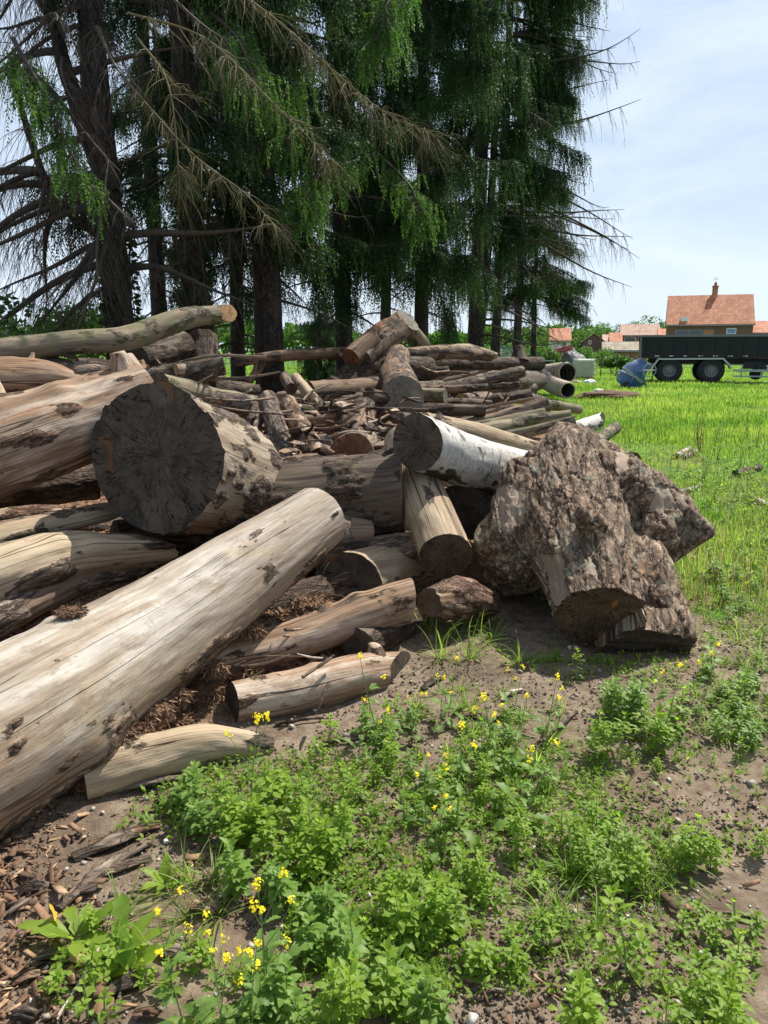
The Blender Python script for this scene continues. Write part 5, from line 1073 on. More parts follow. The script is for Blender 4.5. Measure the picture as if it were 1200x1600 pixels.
# stakes along the vegetable plot
for k, u_ in enumerate((925, 948, 968, 983)):
    p = far(u_, 47+k); root = thing('stake', ['wooden stake left of the round shrub', 'wooden stake right of the round shrub', 'wooden stake left of the light shrub', 'wooden stake nearest the blue mixer'][k], 'stake', p, group='stakes at the field edge'); MB().tube([(0, 0, -.1), (.02, 0, 1.35)], [.035, .03], 7).build('pole', M_twig, root)
M_conc = plain('broken_concrete', (.52, .50, .46), .9, .2, 9, bmp=.01); M_bag = plain('white_sacking', (.68, .70, .74), .5, .15, 5)
def lump(name, label, cat, c, r, mat, sq=(1, 1, .6), sd=3, group=None, part='body'):
    bm = bmesh.new(); bmesh.ops.create_icosphere(bm, subdivisions=4, radius=1); me = bpy.data.meshes.new(part); bm.to_mesh(me); bm.free()
    V = np.array([v.co[:] for v in me.vertices]); V = V*(1+.32*fbm(V*1.7+sd, 2)[:, None]+.07*fbm(V*6+sd, 2)[:, None])*np.array(sq)*r
    me.vertices.foreach_set('co', V.astype(np.float32).ravel()); me.materials.append(mat); me.update(); o = link(name, me); o.location = Vector(c); return tag(o, label, cat, group)
for k, (u_, v_, r_, mt, lb, ct) in enumerate([(936, 617, .26, M_conc, 'pale angular concrete chunk on the brown root heap', 'concrete chunk'), (922, 601, .30, M_bag, 'crumpled white plastic sack before the tank', 'sack'), (900, 600, .24, plain('pale_red_clay', (.5, .32, .25), .8, .2), 'pinkish lump beside the mouth of the culvert pipe', 'clay lump')]):
    p = gpix(u_, v_); lump(['concrete_chunk', 'sack', 'clay_lump'][k], lb, ct, p+[0, 0, r_*.3], r_, mt, sd=k*5+1)
p = gpix(962, 622); lump('root_heap', 'brown heap of dried roots and clippings on the grass edge', 'heap', p+[-.2, 0, .0], .9, plain('dried_roots', (.14, .085, .055), .95, .6, 9, bmp=.05), sq=(1.3, .9, .32), sd=9)

# ------------------------------------------------------------------ small plants (built once per kind, then copied)
def leaf(V, F, Tn, base, d, L_, W_, prof, droop=.4, fold=.25, tone=.5, pet=.15, wave=0):
    d = unit(d); h = np.array([d[0], d[1], 0]); h = unit(h) if np.linalg.norm(h) > .05 else np.array([1., 0, 0]); side = unit(np.cross(d, [0, 0, 1.])) if abs(d[2]) < .97 else np.array([0, 1., 0])
    n = len(prof); i0 = sum(len(v) for v in V); p = np.array(base, float); rows = []; cur = d.copy(); st = L_/(n-1)
    nrm = np.cross(side, cur)
    p = p+cur*L_*pet
    for k in range(n):
        nn = unit(np.cross(side, cur)); w_ = prof[k]*W_*.5; wv = wave*math.sin(k*2.1+tone*9)
        rows += [p-side*w_+nn*(w_*fold+wv*W_), p, p+side*w_+nn*(w_*fold-wv*W_)]; cur = unit(cur+np.array([0, 0, -1.])*droop/n); p = p+cur*st
    V.append(np.array(rows)); Tn.append(np.clip(tone+rng.uniform(-.12, .12, len(rows)), 0, 1))
    for k in range(n-1):
        a = i0+k*3; F += [(a, a+1, a+4, a+3), (a+1, a+2, a+5, a+4)]
PR_RH = [.10, .45, .95, 1.0, .70, .62, .38, .05]; PR_OV = [.2, .75, 1.0, .92, .7, .4, .05]; PR_LOB = [.15, .35, .6, .35, .8, .5, 1.0, .75, .85, .35, .05]; PR_LAN = [.2, .6, .9, 1, .85, .55, .05]
PR_LT = [.12, .4, .7, .55, 1.0, .75, 1.0, .7, .75, .4, .3, .04]
PR_LOB2 = [.2, .55, .35, .85, .55, 1.1, .7, 1.0, .5, .05]
def finish(parts, name): 
    return [(nm, me) for nm, me in parts]
def pm(name, V, F, Tn, mat): return rawmesh(name, np.concatenate(V), F4=np.array(F), mats=[mat], attrs={'tone': np.concatenate(Tn)}, smooth=True)
def stemmesh(name, tubes, mat):
    tb = TB(); [tb.add(p, r, 5) for p, r in tubes]; return rawmesh(name, np.concatenate(tb.V), F4=np.concatenate(tb.F), mats=[mat], smooth=True)
def az_(a, el): return np.array([math.cos(a)*math.cos(el), math.sin(a)*math.cos(el), math.sin(el)])
def goosefoot(H=.26, nl=24, mat=None, prof=PR_RH, opp=False, lw=.62, size=.074):
    V, F, Tn, st = [], [], [], []; lean = np.array([R.uniform(-.12, .12), R.uniform(-.12, .12), 1.]); top = lean*H
    st.append((catmull([(0, 0, -.02), lean*H*.5+np.array([R.uniform(-.01, .01), 0, 0]), top], 8), np.linspace(.0035, .0014, 8)))
    a = R.uniform(0, 6.28)
    for k in range(nl):
        f = ((k+1)/nl)**.75; p = lean*H*f; a += 2.4 if not opp else (math.pi if k % 2 else math.pi/2)
        if opp: f = ((k//2*2+1)/nl)**.8; p = lean*H*f
        L_ = size*(1.15-.62*f)*R.uniform(.75, 1.2) if f > .25 else size*R.uniform(.6, 1); el = -.05+1.0*f*f+R.uniform(-.2, .25); d = az_(a, el)
        leaf(V, F, Tn, p, d, L_, L_*lw*R.uniform(.85, 1.15), prof, R.uniform(.4, 1.1), R.uniform(.12, .4), min(1, .25+.65*f+R.uniform(-.15, .15)), .22)
        if .1 < f < .75 and R.random() < .42:       # leafy side shoot
            l2 = H*.42*(1-f)+.02; e_ = p+az_(a+.3, .7)*l2; st.append((np.array([p, (p+e_)/2, e_]), np.array([.002, .0016, .001])))
            for j in range(5): leaf(V, F, Tn, e_-az_(a+.3, .7)*l2*.15*j*.6, az_(a+j*2.4, .3), size*.5*R.uniform(.7, 1.2), size*.34, prof, .7, .3, R.uniform(.4, .9), .15)
    for j in range(6): leaf(V, F, Tn, top, az_(j*1.1, .9), size*.4*R.uniform(.6, 1.1), size*.2, prof, .4, .3, R.uniform(.7, 1), .1)
    return [('leaves', pm('leaves', V, F, Tn, mat or M_weed)), ('stem', stemmesh('stem', st, M_stem))]
def mustard(H=.36, nb=2, basal=6):
    V, F, Tn, st, fl = [], [], [], [], []; lean = np.array([R.uniform(-.2, .2), R.uniform(-.2, .2), 1.])
    for k in range(basal): a = k*2.4+R.uniform(-.3, .3); leaf(V, F, Tn, (0, 0, .01+.012*k), az_(a, R.uniform(.25, .9)), R.uniform(.09, .14), R.uniform(.04, .055), PR_LOB2, R.uniform(.8, 1.6), .25, R.uniform(.2, .7), .3, .05)
    tops = [(lean*H, np.array([0, 0, 0.]))]; st.append((catmull([(0, 0, -.02), lean*H*.5+[.01, 0, 0], lean*H], 8), np.linspace(.0035, .0013, 8)))
    for k in range(nb): p = lean*H*R.uniform(.4, .7); a = R.uniform(0, 6.28); e_ = p+az_(a, .95)*H*R.uniform(.25, .42); st.append((np.array([p, (p+e_)/2+az_(a, 0)*.01, e_]), np.array([.002, .0015, .001]))); tops.append((e_, 0)); leaf(V, F, Tn, p, az_(a, .2), .07, .025, PR_LOB, .8, .2, .5)
    for k in range(4): leaf(V, F, Tn, lean*H*R.uniform(.15, .65), az_(R.uniform(0, 6.28), .3), R.uniform(.05, .09), .03, PR_LOB2, .9, .2, R.uniform(.3, .7), .2, .04)
    P, D, W = [], [], []
    for tp_, _ in tops:
        for j in range(R.randint(9, 17)):
            d = az_(R.uniform(0, 6.28), R.uniform(-.1, 1.4)); c = tp_+d*R.uniform(.006, .021)+np.array([0, 0, R.uniform(-.012, .008)])
            u_ = unit(np.cross(d, rdir(1)[0])); w_ = np.cross(d, u_)
            for q in range(4): e = u_*math.cos(q*1.571)+w_*math.sin(q*1.571); P.append(c); D.append(unit(e+d*.35)); W.append(unit(np.cross(d, e)))
    Vf = diamonds(np.array(P), np.array(D), np.array(W), .0068, .0062)
    n = len(Vf); fm = rawmesh('flowers', Vf.reshape(-1, 3), F4=np.arange(4*n).reshape(n, 4), mats=[M_petal], attrs={'tone': np.repeat(rng.uniform(0, 1, n), 4)})
    return [('leaves', pm('leaves', V, F, Tn, M_bluegreen)), ('stem', stemmesh('stem', st, M_stem)), ('flowers', fm)]
def grasstuft(n=26, Lr=(.14, .32), mat=None, w_=.0055, up=(.5, 1.35)):
    V, F, Tn = [], [], []
    for k in range(n):
        a = R.uniform(0, 6.28); b0 = np.array([R.uniform(-.02, .02), R.uniform(-.02, .02), -.01]); L_ = R.uniform(*Lr)
        leaf(V, F, Tn, b0, az_(a, R.uniform(*up)), L_, w_*R.uniform(.7, 1.3), [.8, 1, 1, .95, .85, .65, .4, .05], R.uniform(.6, 2.6), .3, R.uniform(.2, 1), 0)
    return [('blades', pm('blades', V, F, Tn, mat or M_grassb))]
def rosette(n=7, Lr=(.10, .17), wr=.38, mat=None, el=(.5, 1.2)):
    V, F, Tn = [], [], []
    for k in range(n): L_ = R.uniform(*Lr); leaf(V, F, Tn, (0, 0, 0), az_(k*2.4+R.uniform(-.3, .3), R.uniform(*el)), L_, L_*wr, PR_LOB if k % 2 else PR_OV, R.uniform(.5, 1.3), .25, R.uniform(.3, 1), .12, .07)
    return [('leaves', pm('leaves', V, F, Tn, mat or M_weed))]
def tallweed(H=.8, n=40, mat=None):
    V, F, Tn, st = [], [], [], []
    for s in range(3):
        ln = np.array([R.uniform(-.12, .12), R.uniform(-.12, .12), 1.]); h = H*R.uniform(.7, 1); st.append((catmull([(0, 0, 0), ln*h*.5, ln*h], 8), np.linspace(.004, .0015, 8)))
        for k in range(n//3): f = (k+1)/(n/3); leaf(V, F, Tn, ln*h*f, az_(R.uniform(0, 6.28), .7), .055*(1.2-f)+.012, .014, PR_LAN, .5, .2, R.uniform(0, .8), .1)
    return [('leaves', pm('leaves', V, F, Tn, mat or M_weed)), ('stem', stemmesh('stem', st, M_stem))]
KIND = {}
def reg(k, nm, cat, fn, num): KIND[k] = (nm, cat, [fn() for _ in range(num)])
reg('goose', 'goosefoot_weed', 'weed', lambda: goosefoot(R.uniform(.2, .3), R.randint(14, 20)), 9)
reg('blue', 'orache_weed', 'weed', lambda: goosefoot(R.uniform(.16, .26), R.randint(12, 18), M_bluegreen, PR_RH, size=.082), 6)
reg('nettle', 'nettle_plant', 'weed', lambda: goosefoot(R.uniform(.18, .26), 20, M_bluegreen, PR_OV, True, .7, .058), 4)
reg('lance', 'willowherb_plant', 'weed', lambda: goosefoot(R.uniform(.18, .3), R.randint(18, 24), M_weed, PR_LT, False, .30, .078), 5)
reg('seed', 'weed_seedling', 'seedling', lambda: goosefoot(R.uniform(.05, .1), R.randint(7, 11), M_weed, PR_OV, True, .6, .032), 5)
reg('mus', 'mustard_plant', 'flowering weed', lambda: mustard(R.uniform(.36, .5), R.randint(1, 3), R.randint(4, 7)), 7)
reg('grass', 'grass_tuft', 'grass tuft', grasstuft, 5)
reg('short', 'grass_tuft', 'grass tuft', lambda: grasstuft(30, (.07, .17)), 4)
reg('ros', 'dock_rosette', 'weed', rosette, 3)
reg('tall', 'tall_weed', 'weed', tallweed, 3)
reg('straw', 'dry_grass_tuft', 'dry grass', lambda: grasstuft(24, (.12, .3), M_dry, .003, (.1, 1.1)), 3)
first = {}
def plant(kind, u, v, sc, label, group=None, P=None, tilt=.12):
    nm, cat, protos = KIND[kind]; p = gpix(u, v) if P is None else P
    root = thing(nm, label, cat, p, (R.uniform(-tilt, tilt), R.uniform(-tilt, tilt), R.uniform(0, 6.28)), group); root.scale = (sc*(.84 if kind in ('goose', 'blue', 'lance') else 1),)*3
    for nm2, me in R.choice(protos): link(nm2, me, root)
    return root
def clump(kind, u0, u1, v0, v1, n, sc, label, group, shape='e'):
    for k in range(n):
        for _ in range(20):
            a, b_ = R.uniform(-1, 1), R.uniform(-1, 1)
            if shape == 'r' or a*a+b_*b_ < 1: break
        plant(kind if isinstance(kind, str) else R.choice(kind), (u0+u1)/2+a*(u1-u0)/2, (v0+v1)/2+b_*(v1-v0)/2, R.uniform(*sc), label, group)
# v is where the plant meets the soil
clump('goose', 335, 545, 1250, 1400, 32, (.6, .9), 'bright green goosefoot weed in the thick clump in front of the short front log', 'goosefoot clump before the front log')
clump('blue', 340, 470, 1390, 1440, 5, (.7, 1.1), 'greyish green weed along the near side of the thick goosefoot clump', 'grey-green weeds below the goosefoot clump')
clump('blue', 270, 340, 1240, 1330, 6, (.7, .9), 'weed with rounded leaves at the left of the goosefoot clump, near the bark strips', 'weeds beside the bark strips')
clump('goose', 590, 720, 1420, 1500, 12, (.6, .85), 'leafy green weed in the middle clump on the bare soil', 'middle clump of weeds')
clump(['goose'], 700, 760, 1390, 1430, 3, (.6, .8), 'small leafy weed just right of the middle clump', 'weeds right of the middle clump')
clump('blue', 460, 570, 1440, 1540, 7, (.65, .9), 'upright grey-green weed between the middle clump and the lower left mustard flowers', 'upright weeds left of the middle clump')
clump(['goose', 'blue'], 500, 700, 1550, 1660, 15, (.6, .9), 'leafy weed in the broad patch at the bottom centre of the picture', 'weeds at the bottom centre')
clump(['blue'], 380, 500, 1580, 1670, 5, (.65, .9), 'broad leaved weed at the bottom, left of the bottom centre patch', 'weeds at the bottom left of centre')
clump('lance', 1000, 1160, 1590, 1680, 9, (.6, .85), 'tall weed with long narrow leaves in the bottom right corner patch', 'narrow leaved weeds at the bottom right')
clump('lance', 890, 990, 1620, 1680, 4, (.6, .8), 'narrow leaved weed at the left of the bottom right patch', 'weeds left of the bottom right patch')
plant('lance', 980, 1530, 1.0, 'single tall weed with spreading pale leaves above the bottom right patch')
plant('lance', 1135, 1560, .85, 'leaning narrow leaved weed near the right edge at the bottom')
clump(['goose', 'lance'], 860, 960, 1290, 1330, 6, (.5, .8), 'leafy weed in the patch right of the upper mustard flowers', 'weeds right of the mustard flowers')
clump('lance', 880, 1000, 1350, 1420, 8, (.5, .75), 'narrow weed in the grassy patch right of centre', 'narrow weeds right of centre')
clump('goose', 1060, 1110, 1335, 1375, 6, (.5, .75), 'leafy weed at the right tip of the grassy patch', 'weeds at the tip of the grassy patch')
clump('nettle', 935, 1010, 1105, 1150, 12, (.6, .9), 'dark green nettle under the sawn face of the stump', 'nettles under the stump')
clump('goose', 1000, 1075, 1130, 1190, 10, (.6, .85), 'bright leafy weed right of the nettles in front of the stump', 'weeds right of the nettles')
clump('lance', 930, 975, 1175, 1205, 4, (.6, .8), 'narrow leafy weed left of the bright weeds in front of the stump', 'narrow weeds before the stump')
clump(['blue', 'goose'], 545, 650, 1120, 1185, 12, (.4, .62), 'weed growing along the near side of the short front log', 'weeds along the front log')
clump(['goose', 'blue', 'seed'], 590, 870, 1120, 1330, 34, (.35, .6), 'small weed among the mustard flowers in the centre', 'small weeds among the mustard flowers')
clump(['seed', 'short', 'lance', 'seed'], 470, 900, 1120, 1400, 46, (.4, .8), 'low green weed scattered over the soil in the middle foreground', 'low weeds of the middle foreground', 'r')
clump(['seed', 'short', 'ros'], 250, 560, 1380, 1640, 16, (.4, .7), 'low green weed scattered over the soil at the lower left', 'low weeds of the lower left', 'r')
clump(['seed', 'short', 'goose'], 880, 1210, 1060, 1230, 26, (.3, .7), 'low green weed on the soil in front and right of the stump', 'low weeds before the stump', 'r')
clump(['goose', 'short'], 470, 620, 1170, 1260, 14, (.4, .7), 'small weed on the soil behind the goosefoot clump', 'small weeds behind the goosefoot clump')
clump('short', 640, 880, 1040, 1230, 22, (.6, 1.1), 'short green grass tuft among the mustard flowers', 'short grass among the mustard flowers')
clump('grass', 650, 790, 950, 1050, 11, (.8, 1.15), 'long bending grass tuft in front of the small rotten chunk', 'long grass before the sloping log')
clump('grass', 800, 880, 1020, 1060, 4, (.5, .8), 'dark grass tuft in the shadow under the stump', 'grass in the stump shadow')
clump('short', 880, 1080, 1330, 1430, 15, (.7, 1.2), 'sprawling grass tuft in the patch right of centre', 'sprawling grass right of centre')
clump('grass', 850, 950, 1400, 1480, 5, (.5, .8), 'arching grass tuft below the patch right of centre', 'arching grass')
clump('grass', 270, 350, 1370, 1460, 4, (.5, .8), 'arching grass tuft on the litter left of the goosefoot clump', 'grass left of the goosefoot clump')
plant('grass', 190, 1440, .75, 'spreading grass tuft on the bark litter at the lower left')
clump('seed', 1000, 1190, 1380, 1600, 10, (.7, 1.3), 'tiny seedling on the bare soil at the right', 'seedlings on the bare soil')
clump('seed', 560, 900, 1350, 1600, 26, (.7, 1.4), 'tiny seedling on the bare soil between the middle clump and the right patch', 'seedlings in the middle')
clump('seed', 20, 330, 1430, 1600, 14, (.8, 1.4), 'small seedling in the bark litter at the lower left', 'seedlings in the litter')
clump(['goose'], 1150, 1190, 1330, 1360, 2, (.4, .5), 'small weed on the bare soil by the right edge', 'weeds by the right edge')
clump(['goose', 'blue', 'short'], 1085, 1215, 960, 1190, 34, (.4, .75), 'weed at the right edge beside the stump', 'weeds right of the stump')
clump(['goose', 'blue', 'ros', 'short'], 1050, 1215, 780, 960, 40, (.45, .8), 'weed in the grass right of the stump knob', 'weeds beyond the stump knob')
clump(['goose', 'blue'], 1000, 1110, 690, 790, 26, (.5, .8), 'weed growing behind the stump at the edge of the field', 'weeds behind the stump')
clump(['goose', 'blue', 'tall'], 1120, 1230, 660, 790, 30, (.5, .8), 'tall leafy weed at the right edge of the field', 'leafy weeds at the field edge')
clump(['goose', 'blue'], 690, 790, 640, 690, 8, (.4, .8), 'green weed growing up between the logs behind the birch log', 'weeds between the logs', 'r')
for k, (u_, v_) in enumerate([(1120, 722), (1108, 730), (1182, 700), (1165, 690)]): plant('tall', u_, v_, R.uniform(.9, 1.15), ['dark slender tall weed standing right of the reddish dock', 'shorter slender weed beside the dark tall weed', 'tall weed at the right edge beyond the rotten log piece', 'slender tall weed left of the one at the right edge'][k])
M_dock = plain('reddish_dock', (.26, .11, .06), .8, .3, 9)
V_, F_, T_, st_ = [], [], [], []
for s in range(5):
    ln = np.array([R.uniform(-.25, .25), R.uniform(-.2, .2), 1.]); h = R.uniform(.35, .6); st_.append((catmull([(0, 0, 0), ln*h*.5, ln*h], 8), np.linspace(.006, .003, 8)))
    for k in range(26): leaf(V_, F_, T_, ln*h*R.uniform(.3, 1), az_(R.uniform(0, 6.28), .8), .03, .014, PR_OV, .3, .2, .5, 0)
r_ = thing('dock_plant', 'dry reddish-brown dock stalks standing in the grass behind the stump', 'weed', gpix(1092, 712)); link('seed_heads', rawmesh('seed_heads', np.concatenate(V_), F4=np.array(F_), mats=[M_dock], smooth=True), r_); link('stem', stemmesh('stem', st_, M_dock), r_)
for k in range(34):
    u_, v_ = R.uniform(960, 1230), R.uniform(640, 800); plant('tall', u_, v_, R.uniform(.35, .75), 'thin upright weed standing in the rough grass of the field edge', 'thin weeds in the rough grass')
clump(['short', 'short', 'grass', 'blue', 'goose'], 1075, 1230, 850, 1190, 60, (.45, .95), 'low green plant in the green strip right of the stump', 'greenery right of the stump', 'r')
# mustard in flower: head position in the photo minus its height
nth = 0
for (u_, v_, s, lb) in [
    (592, 1150, .85, 'mustard plant whose yellow flowers show against the right end of the short front log'), (560, 1185, .6, 'small mustard with a pale yellow head left of the front log end'),
    (612, 1190, .5, 'low mustard with a tiny flower just under the front log'), (700, 1125, .7, 'mustard with yellow heads nearest the long bending grass'), (688, 1140, .6, 'mustard with a small head just left of the one nearest the long grass'),
    (800, 1120, .6, 'mustard flowering beside the shadow of the stump'), (853, 1150, .75, 'lone leafy mustard with one yellow head in front of the stump shadow'), (778, 1195, .85, 'mustard with the brightest double yellow head, in the middle of the flowers'),
    (795, 1210, .7, 'mustard with three yellow heads just right of the brightest one'), (755, 1205, .6, 'mustard with small yellow heads left of the brightest one'), (812, 1290, .8, 'mustard with a yellow head near the right patch of weeds'),
    (712, 1300, .85, 'mustard with large blue-green leaves on bare soil'), (665, 1290, .6, 'mustard with a single head left of the large-leaved one'), (683, 1340, .55, 'nearest small mustard below the single-headed one'),
    (640, 1160, .5, 'little mustard between the front log and the flowers'), (388, 1310, .95, 'mustard head poking out of the left side of the goosefoot clump'), (285, 1590, .7, 'leftmost mustard, with a double yellow head over the soil at the lower left'),
    (420, 1545, .8, 'mustard with the highest head in the lower left group'), (425, 1600, .72, 'mustard with a broad head just below the highest lower left one'), (390, 1620, .65, 'mustard with a small head between the lower left pair'),
    (350, 1610, .62, 'mustard with drooping leaves right of the leftmost mustard'), (330, 1660, .65, 'lowest mustard at the bottom edge'), (1035, 1150, .75, 'mustard with one head above the bright weeds by the stump'), (1094, 1105, .7, 'mustard flowering right of the base of the stump')]:
    plant('mus', u_, v_, s, lb)
plant('ros', 118, 1470, 1.0, 'upright rosette of bright dock leaves beside a yellow leaf in the litter'); plant('ros', 190, 1495, .95, 'second broad-leaved rosette, right of the upright one'); plant('ros', 205, 1520, .8, 'pale low rosette in front of the second rosette')
Vy, Fy, Ty = [], [], []; leaf(Vy, Fy, Ty, (0, 0, 0), (.05, .1, 1), .11, .032, PR_LOB, .4, .3, .5, 0, .06); r_ = link('yellow_leaf', pm('yellow_leaf', Vy, Fy, Ty, M_yellowleaf)); r_.location = Vector(gpix(98, 1465)); r_.rotation_euler = (-.1, -.35, .3); tag(r_, 'withered yellow dock leaf standing left of the upright rosette', 'leaf')
M_root = plain('dry_roots', (.10, .065, .042), .9, .5, 20)
reg('root', 'root_tangle', 'roots', lambda: grasstuft(40, (.12, .34), M_root, .0035, (-.2, 1.2)), 3)
for k in range(26):
    f = R.random(); u_ = 290+f*230+R.uniform(-25, 25); v_ = 1085-f*150+R.uniform(-25, 30); plant('root' if k % 3 else 'straw', u_, v_, R.uniform(.7, 1.1), 'tangle of dry roots and straw under the huge pale trunk', 'dry roots under the huge pale trunk', tilt=.6)

# ------------------------------------------------------------------ grass of the field and low ground cover (uncountable)
def viewpts(n, Y0, Y1, u0=-60, u1=1260, pw=1.0):
    f = rng.uniform(0, 1, n)**pw; Yv = Y0*(Y1/Y0)**f; Xv = rng.uniform(u0-600, u1-600, n)/FOC*Yv/cp*1.02; return Xv, Yv
def blades(name, x, y, L_, W_, mat, lean=.5, kind='stuff'):
    n = len(x); z = G(x, y); a = rng.uniform(0, 6.283, n); h = np.stack([np.cos(a), np.sin(a), 0*a], 1); s = np.stack([-np.sin(a), np.cos(a), 0*a], 1); ln = rng.uniform(.1, 1, n)*lean
    b = np.stack([x, y, z-.01], 1); V = np.empty((n, 5, 3)); L2 = L_[:, None]; W2 = W_[:, None]; up = np.array([0, 0, 1.])
    V[:, 0] = b-s*W2*.5; V[:, 1] = b+s*W2*.5; m_ = b+up*L2*.6+h*L2*(ln*.35)[:, None]; V[:, 2] = m_-s*W2*.4; V[:, 3] = m_+s*W2*.4; V[:, 4] = b+up*L2*(.98-.35*ln[:, None])+h*L2*ln[:, None]
    i = np.arange(n)[:, None]*5; F3 = np.concatenate([i+[0, 1, 3], i+[0, 3, 2], i+[2, 3, 4]], 1).reshape(-1, 3)
    tn = np.clip(.45+1.0*fbm(np.stack([x*.5, y*.5, 0*x], 1), 4)+rng.uniform(-.25, .3, n), 0, 1)
    return tag(link(name, rawmesh(name, V.reshape(-1, 3), F3=F3, mats=[mat], attrs={'tone': np.repeat(tn, 5)})), kind=kind)
x, y = viewpts(150000, 4.2, 16); g_ = grass_mask(x, y); dn = .5+1.5*fbm(np.stack([x*1.1, y*1.1, 0*x+3], 1), 3); k_ = rng.uniform(0, 1, len(x)) < g_*dn; x, y = x[k_], y[k_]
hp = np.clip(.8+1.1*fbm(np.stack([x*.9, y*.9, 0*x+13], 1), 3), .3, 1.8)
blades('grass', x, y, rng.uniform(.05, .15, len(x))*hp, rng.uniform(.004, .008, len(x))*(.7+y*.06), M_grassb)
x, y = viewpts(230000, 13, 75); g_ = grass_mask(x, y); k_ = rng.uniform(0, 1, len(x)) < g_; x, y = x[k_], y[k_]
hp = np.clip(.9+1.0*fbm(np.stack([x*.35, y*.35, 0*x+13], 1), 3), .4, 1.7)
blades('grass', x, y, rng.uniform(.08, .20, len(x))*hp, rng.uniform(.010, .018, len(x))*(.4+y*.04), M_grassb)
def leaflets(name, x, y, per, size, mat, h=.02):
    n = len(x); z = G(x, y); X3 = np.repeat(np.stack([x, y, z], 1), per, 0); m_ = len(X3); a = rng.uniform(0, 6.283, m_); el = rng.uniform(.0, .9, m_)
    D = np.stack([np.cos(a)*np.cos(el), np.sin(a)*np.cos(el), np.sin(el)], 1); s_ = np.repeat(size, per)*rng.uniform(.6, 1.3, m_); P = X3+D*(s_*.3)[:, None]+np.array([0, 0, 1])*rng.uniform(0, h, m_)[:, None]
    W = unit(np.cross(D, [0, 0, 1.])+rdir(m_)*.25); V = diamonds(P, D, W, s_, s_*rng.uniform(.35, .6, m_)); return tag(leafobj(name, V, rng.uniform(0, 1, m_), mat), kind='stuff')
# low weeds creeping over the soil
x, y = viewpts(26000, 1.6, 9, -60, 1260); c_ = fbm(np.stack([x*1.6, y*1.6, 0*x+5], 1), 4); bare = ss(.7, 1.1, x)*ss(3.1, 2.7, y); u_ = x/y*FOC*.97+600
dens = ss(-.12, .25, c_)*(1-.85*bare)*ss(.14, .04, mound(x, y))*ss(-.9, -.3, x+.35*(y-1.6)); dens = dens*(1-.75*ss(.1, .35, x)*ss(2.25, 2.05, y)); dens = dens*(1-.9*ss(.5, .8, x)*ss(1.7, 1.3, x)*ss(3.6, 3.8, y)*ss(4.6, 4.3, y))
k_ = rng.uniform(0, 1, len(x)) < dens*.8; leaflets('ground_cover', x[k_], y[k_], 6, rng.uniform(.010, .030, k_.sum()), M_weed, .03)
x, y = viewpts(60000, 4.5, 18, 500, 1300); g_ = grass_mask(x, y)*ss(-.2, .2, fbm(np.stack([x*1.3, y*1.3, 0*x+25], 1), 3)); k_ = rng.uniform(0, 1, len(x)) < g_*.45
leaflets('ground_cover', x[k_], y[k_], 5, rng.uniform(.02, .05, k_.sum()), M_weed, .08)
k_ = rng.uniform(0, 1, len(x)) < g_*.006; leaflets('tiny_yellow_flowers', x[k_], y[k_], 4, rng.uniform(.012, .02, k_.sum()), M_petal, .14)

x, y = viewpts(30000, 4.2, 40, 560, 1300); g_ = grass_mask(x, y)*ss(-.1, .35, fbm(np.stack([x*.7, y*.7, 0*x+61], 1), 4)); k_ = rng.uniform(0, 1, len(x)) < g_; x, y = x[k_], y[k_]
blades('dry_grass', x, y, rng.uniform(.08, .26, len(x)), rng.uniform(.002, .004, len(x))*(.7+y*.08), M_dry)
# ------------------------------------------------------------------ litter: bark chips, soil clods, pebbles
def chipmat(name, stops, rough=.9):
    m, t, b, out = newmat(name); g = N(t, 'ShaderNodeTexCoord').outputs['Object']; c = ramp(t, attr(t, 'tone'), stops)
    c = mix(t, c, (.05, .03, .02), ramp(t, nz(t, g, 40, 5, .75), [(.45, 0), (.7, .6)])); t.links.new(c, b.inputs['Base Color']); b.inputs['Roughness'].default_value = rough
    t.links.new(bump(t, nz(t, g, 160, 4, .7), .8, .003), b.inputs['Normal']); return m
M_chip = chipmat('bark_chips', [(0, (.055, .032, .02)), (.35, (.19, .105, .06)), (.65, (.34, .20, .115)), (.85, (.48, .33, .20)), (1, (.60, .48, .34))])
M_clod = chipmat('soil_clods', [(0, (.075, .05, .036)), (1, (.22, .165, .12))]); M_peb = chipmat('pebbles', [(0, (.25, .2, .16)), (.6, (.42, .38, .33)), (1, (.6, .57, .52))], .7)
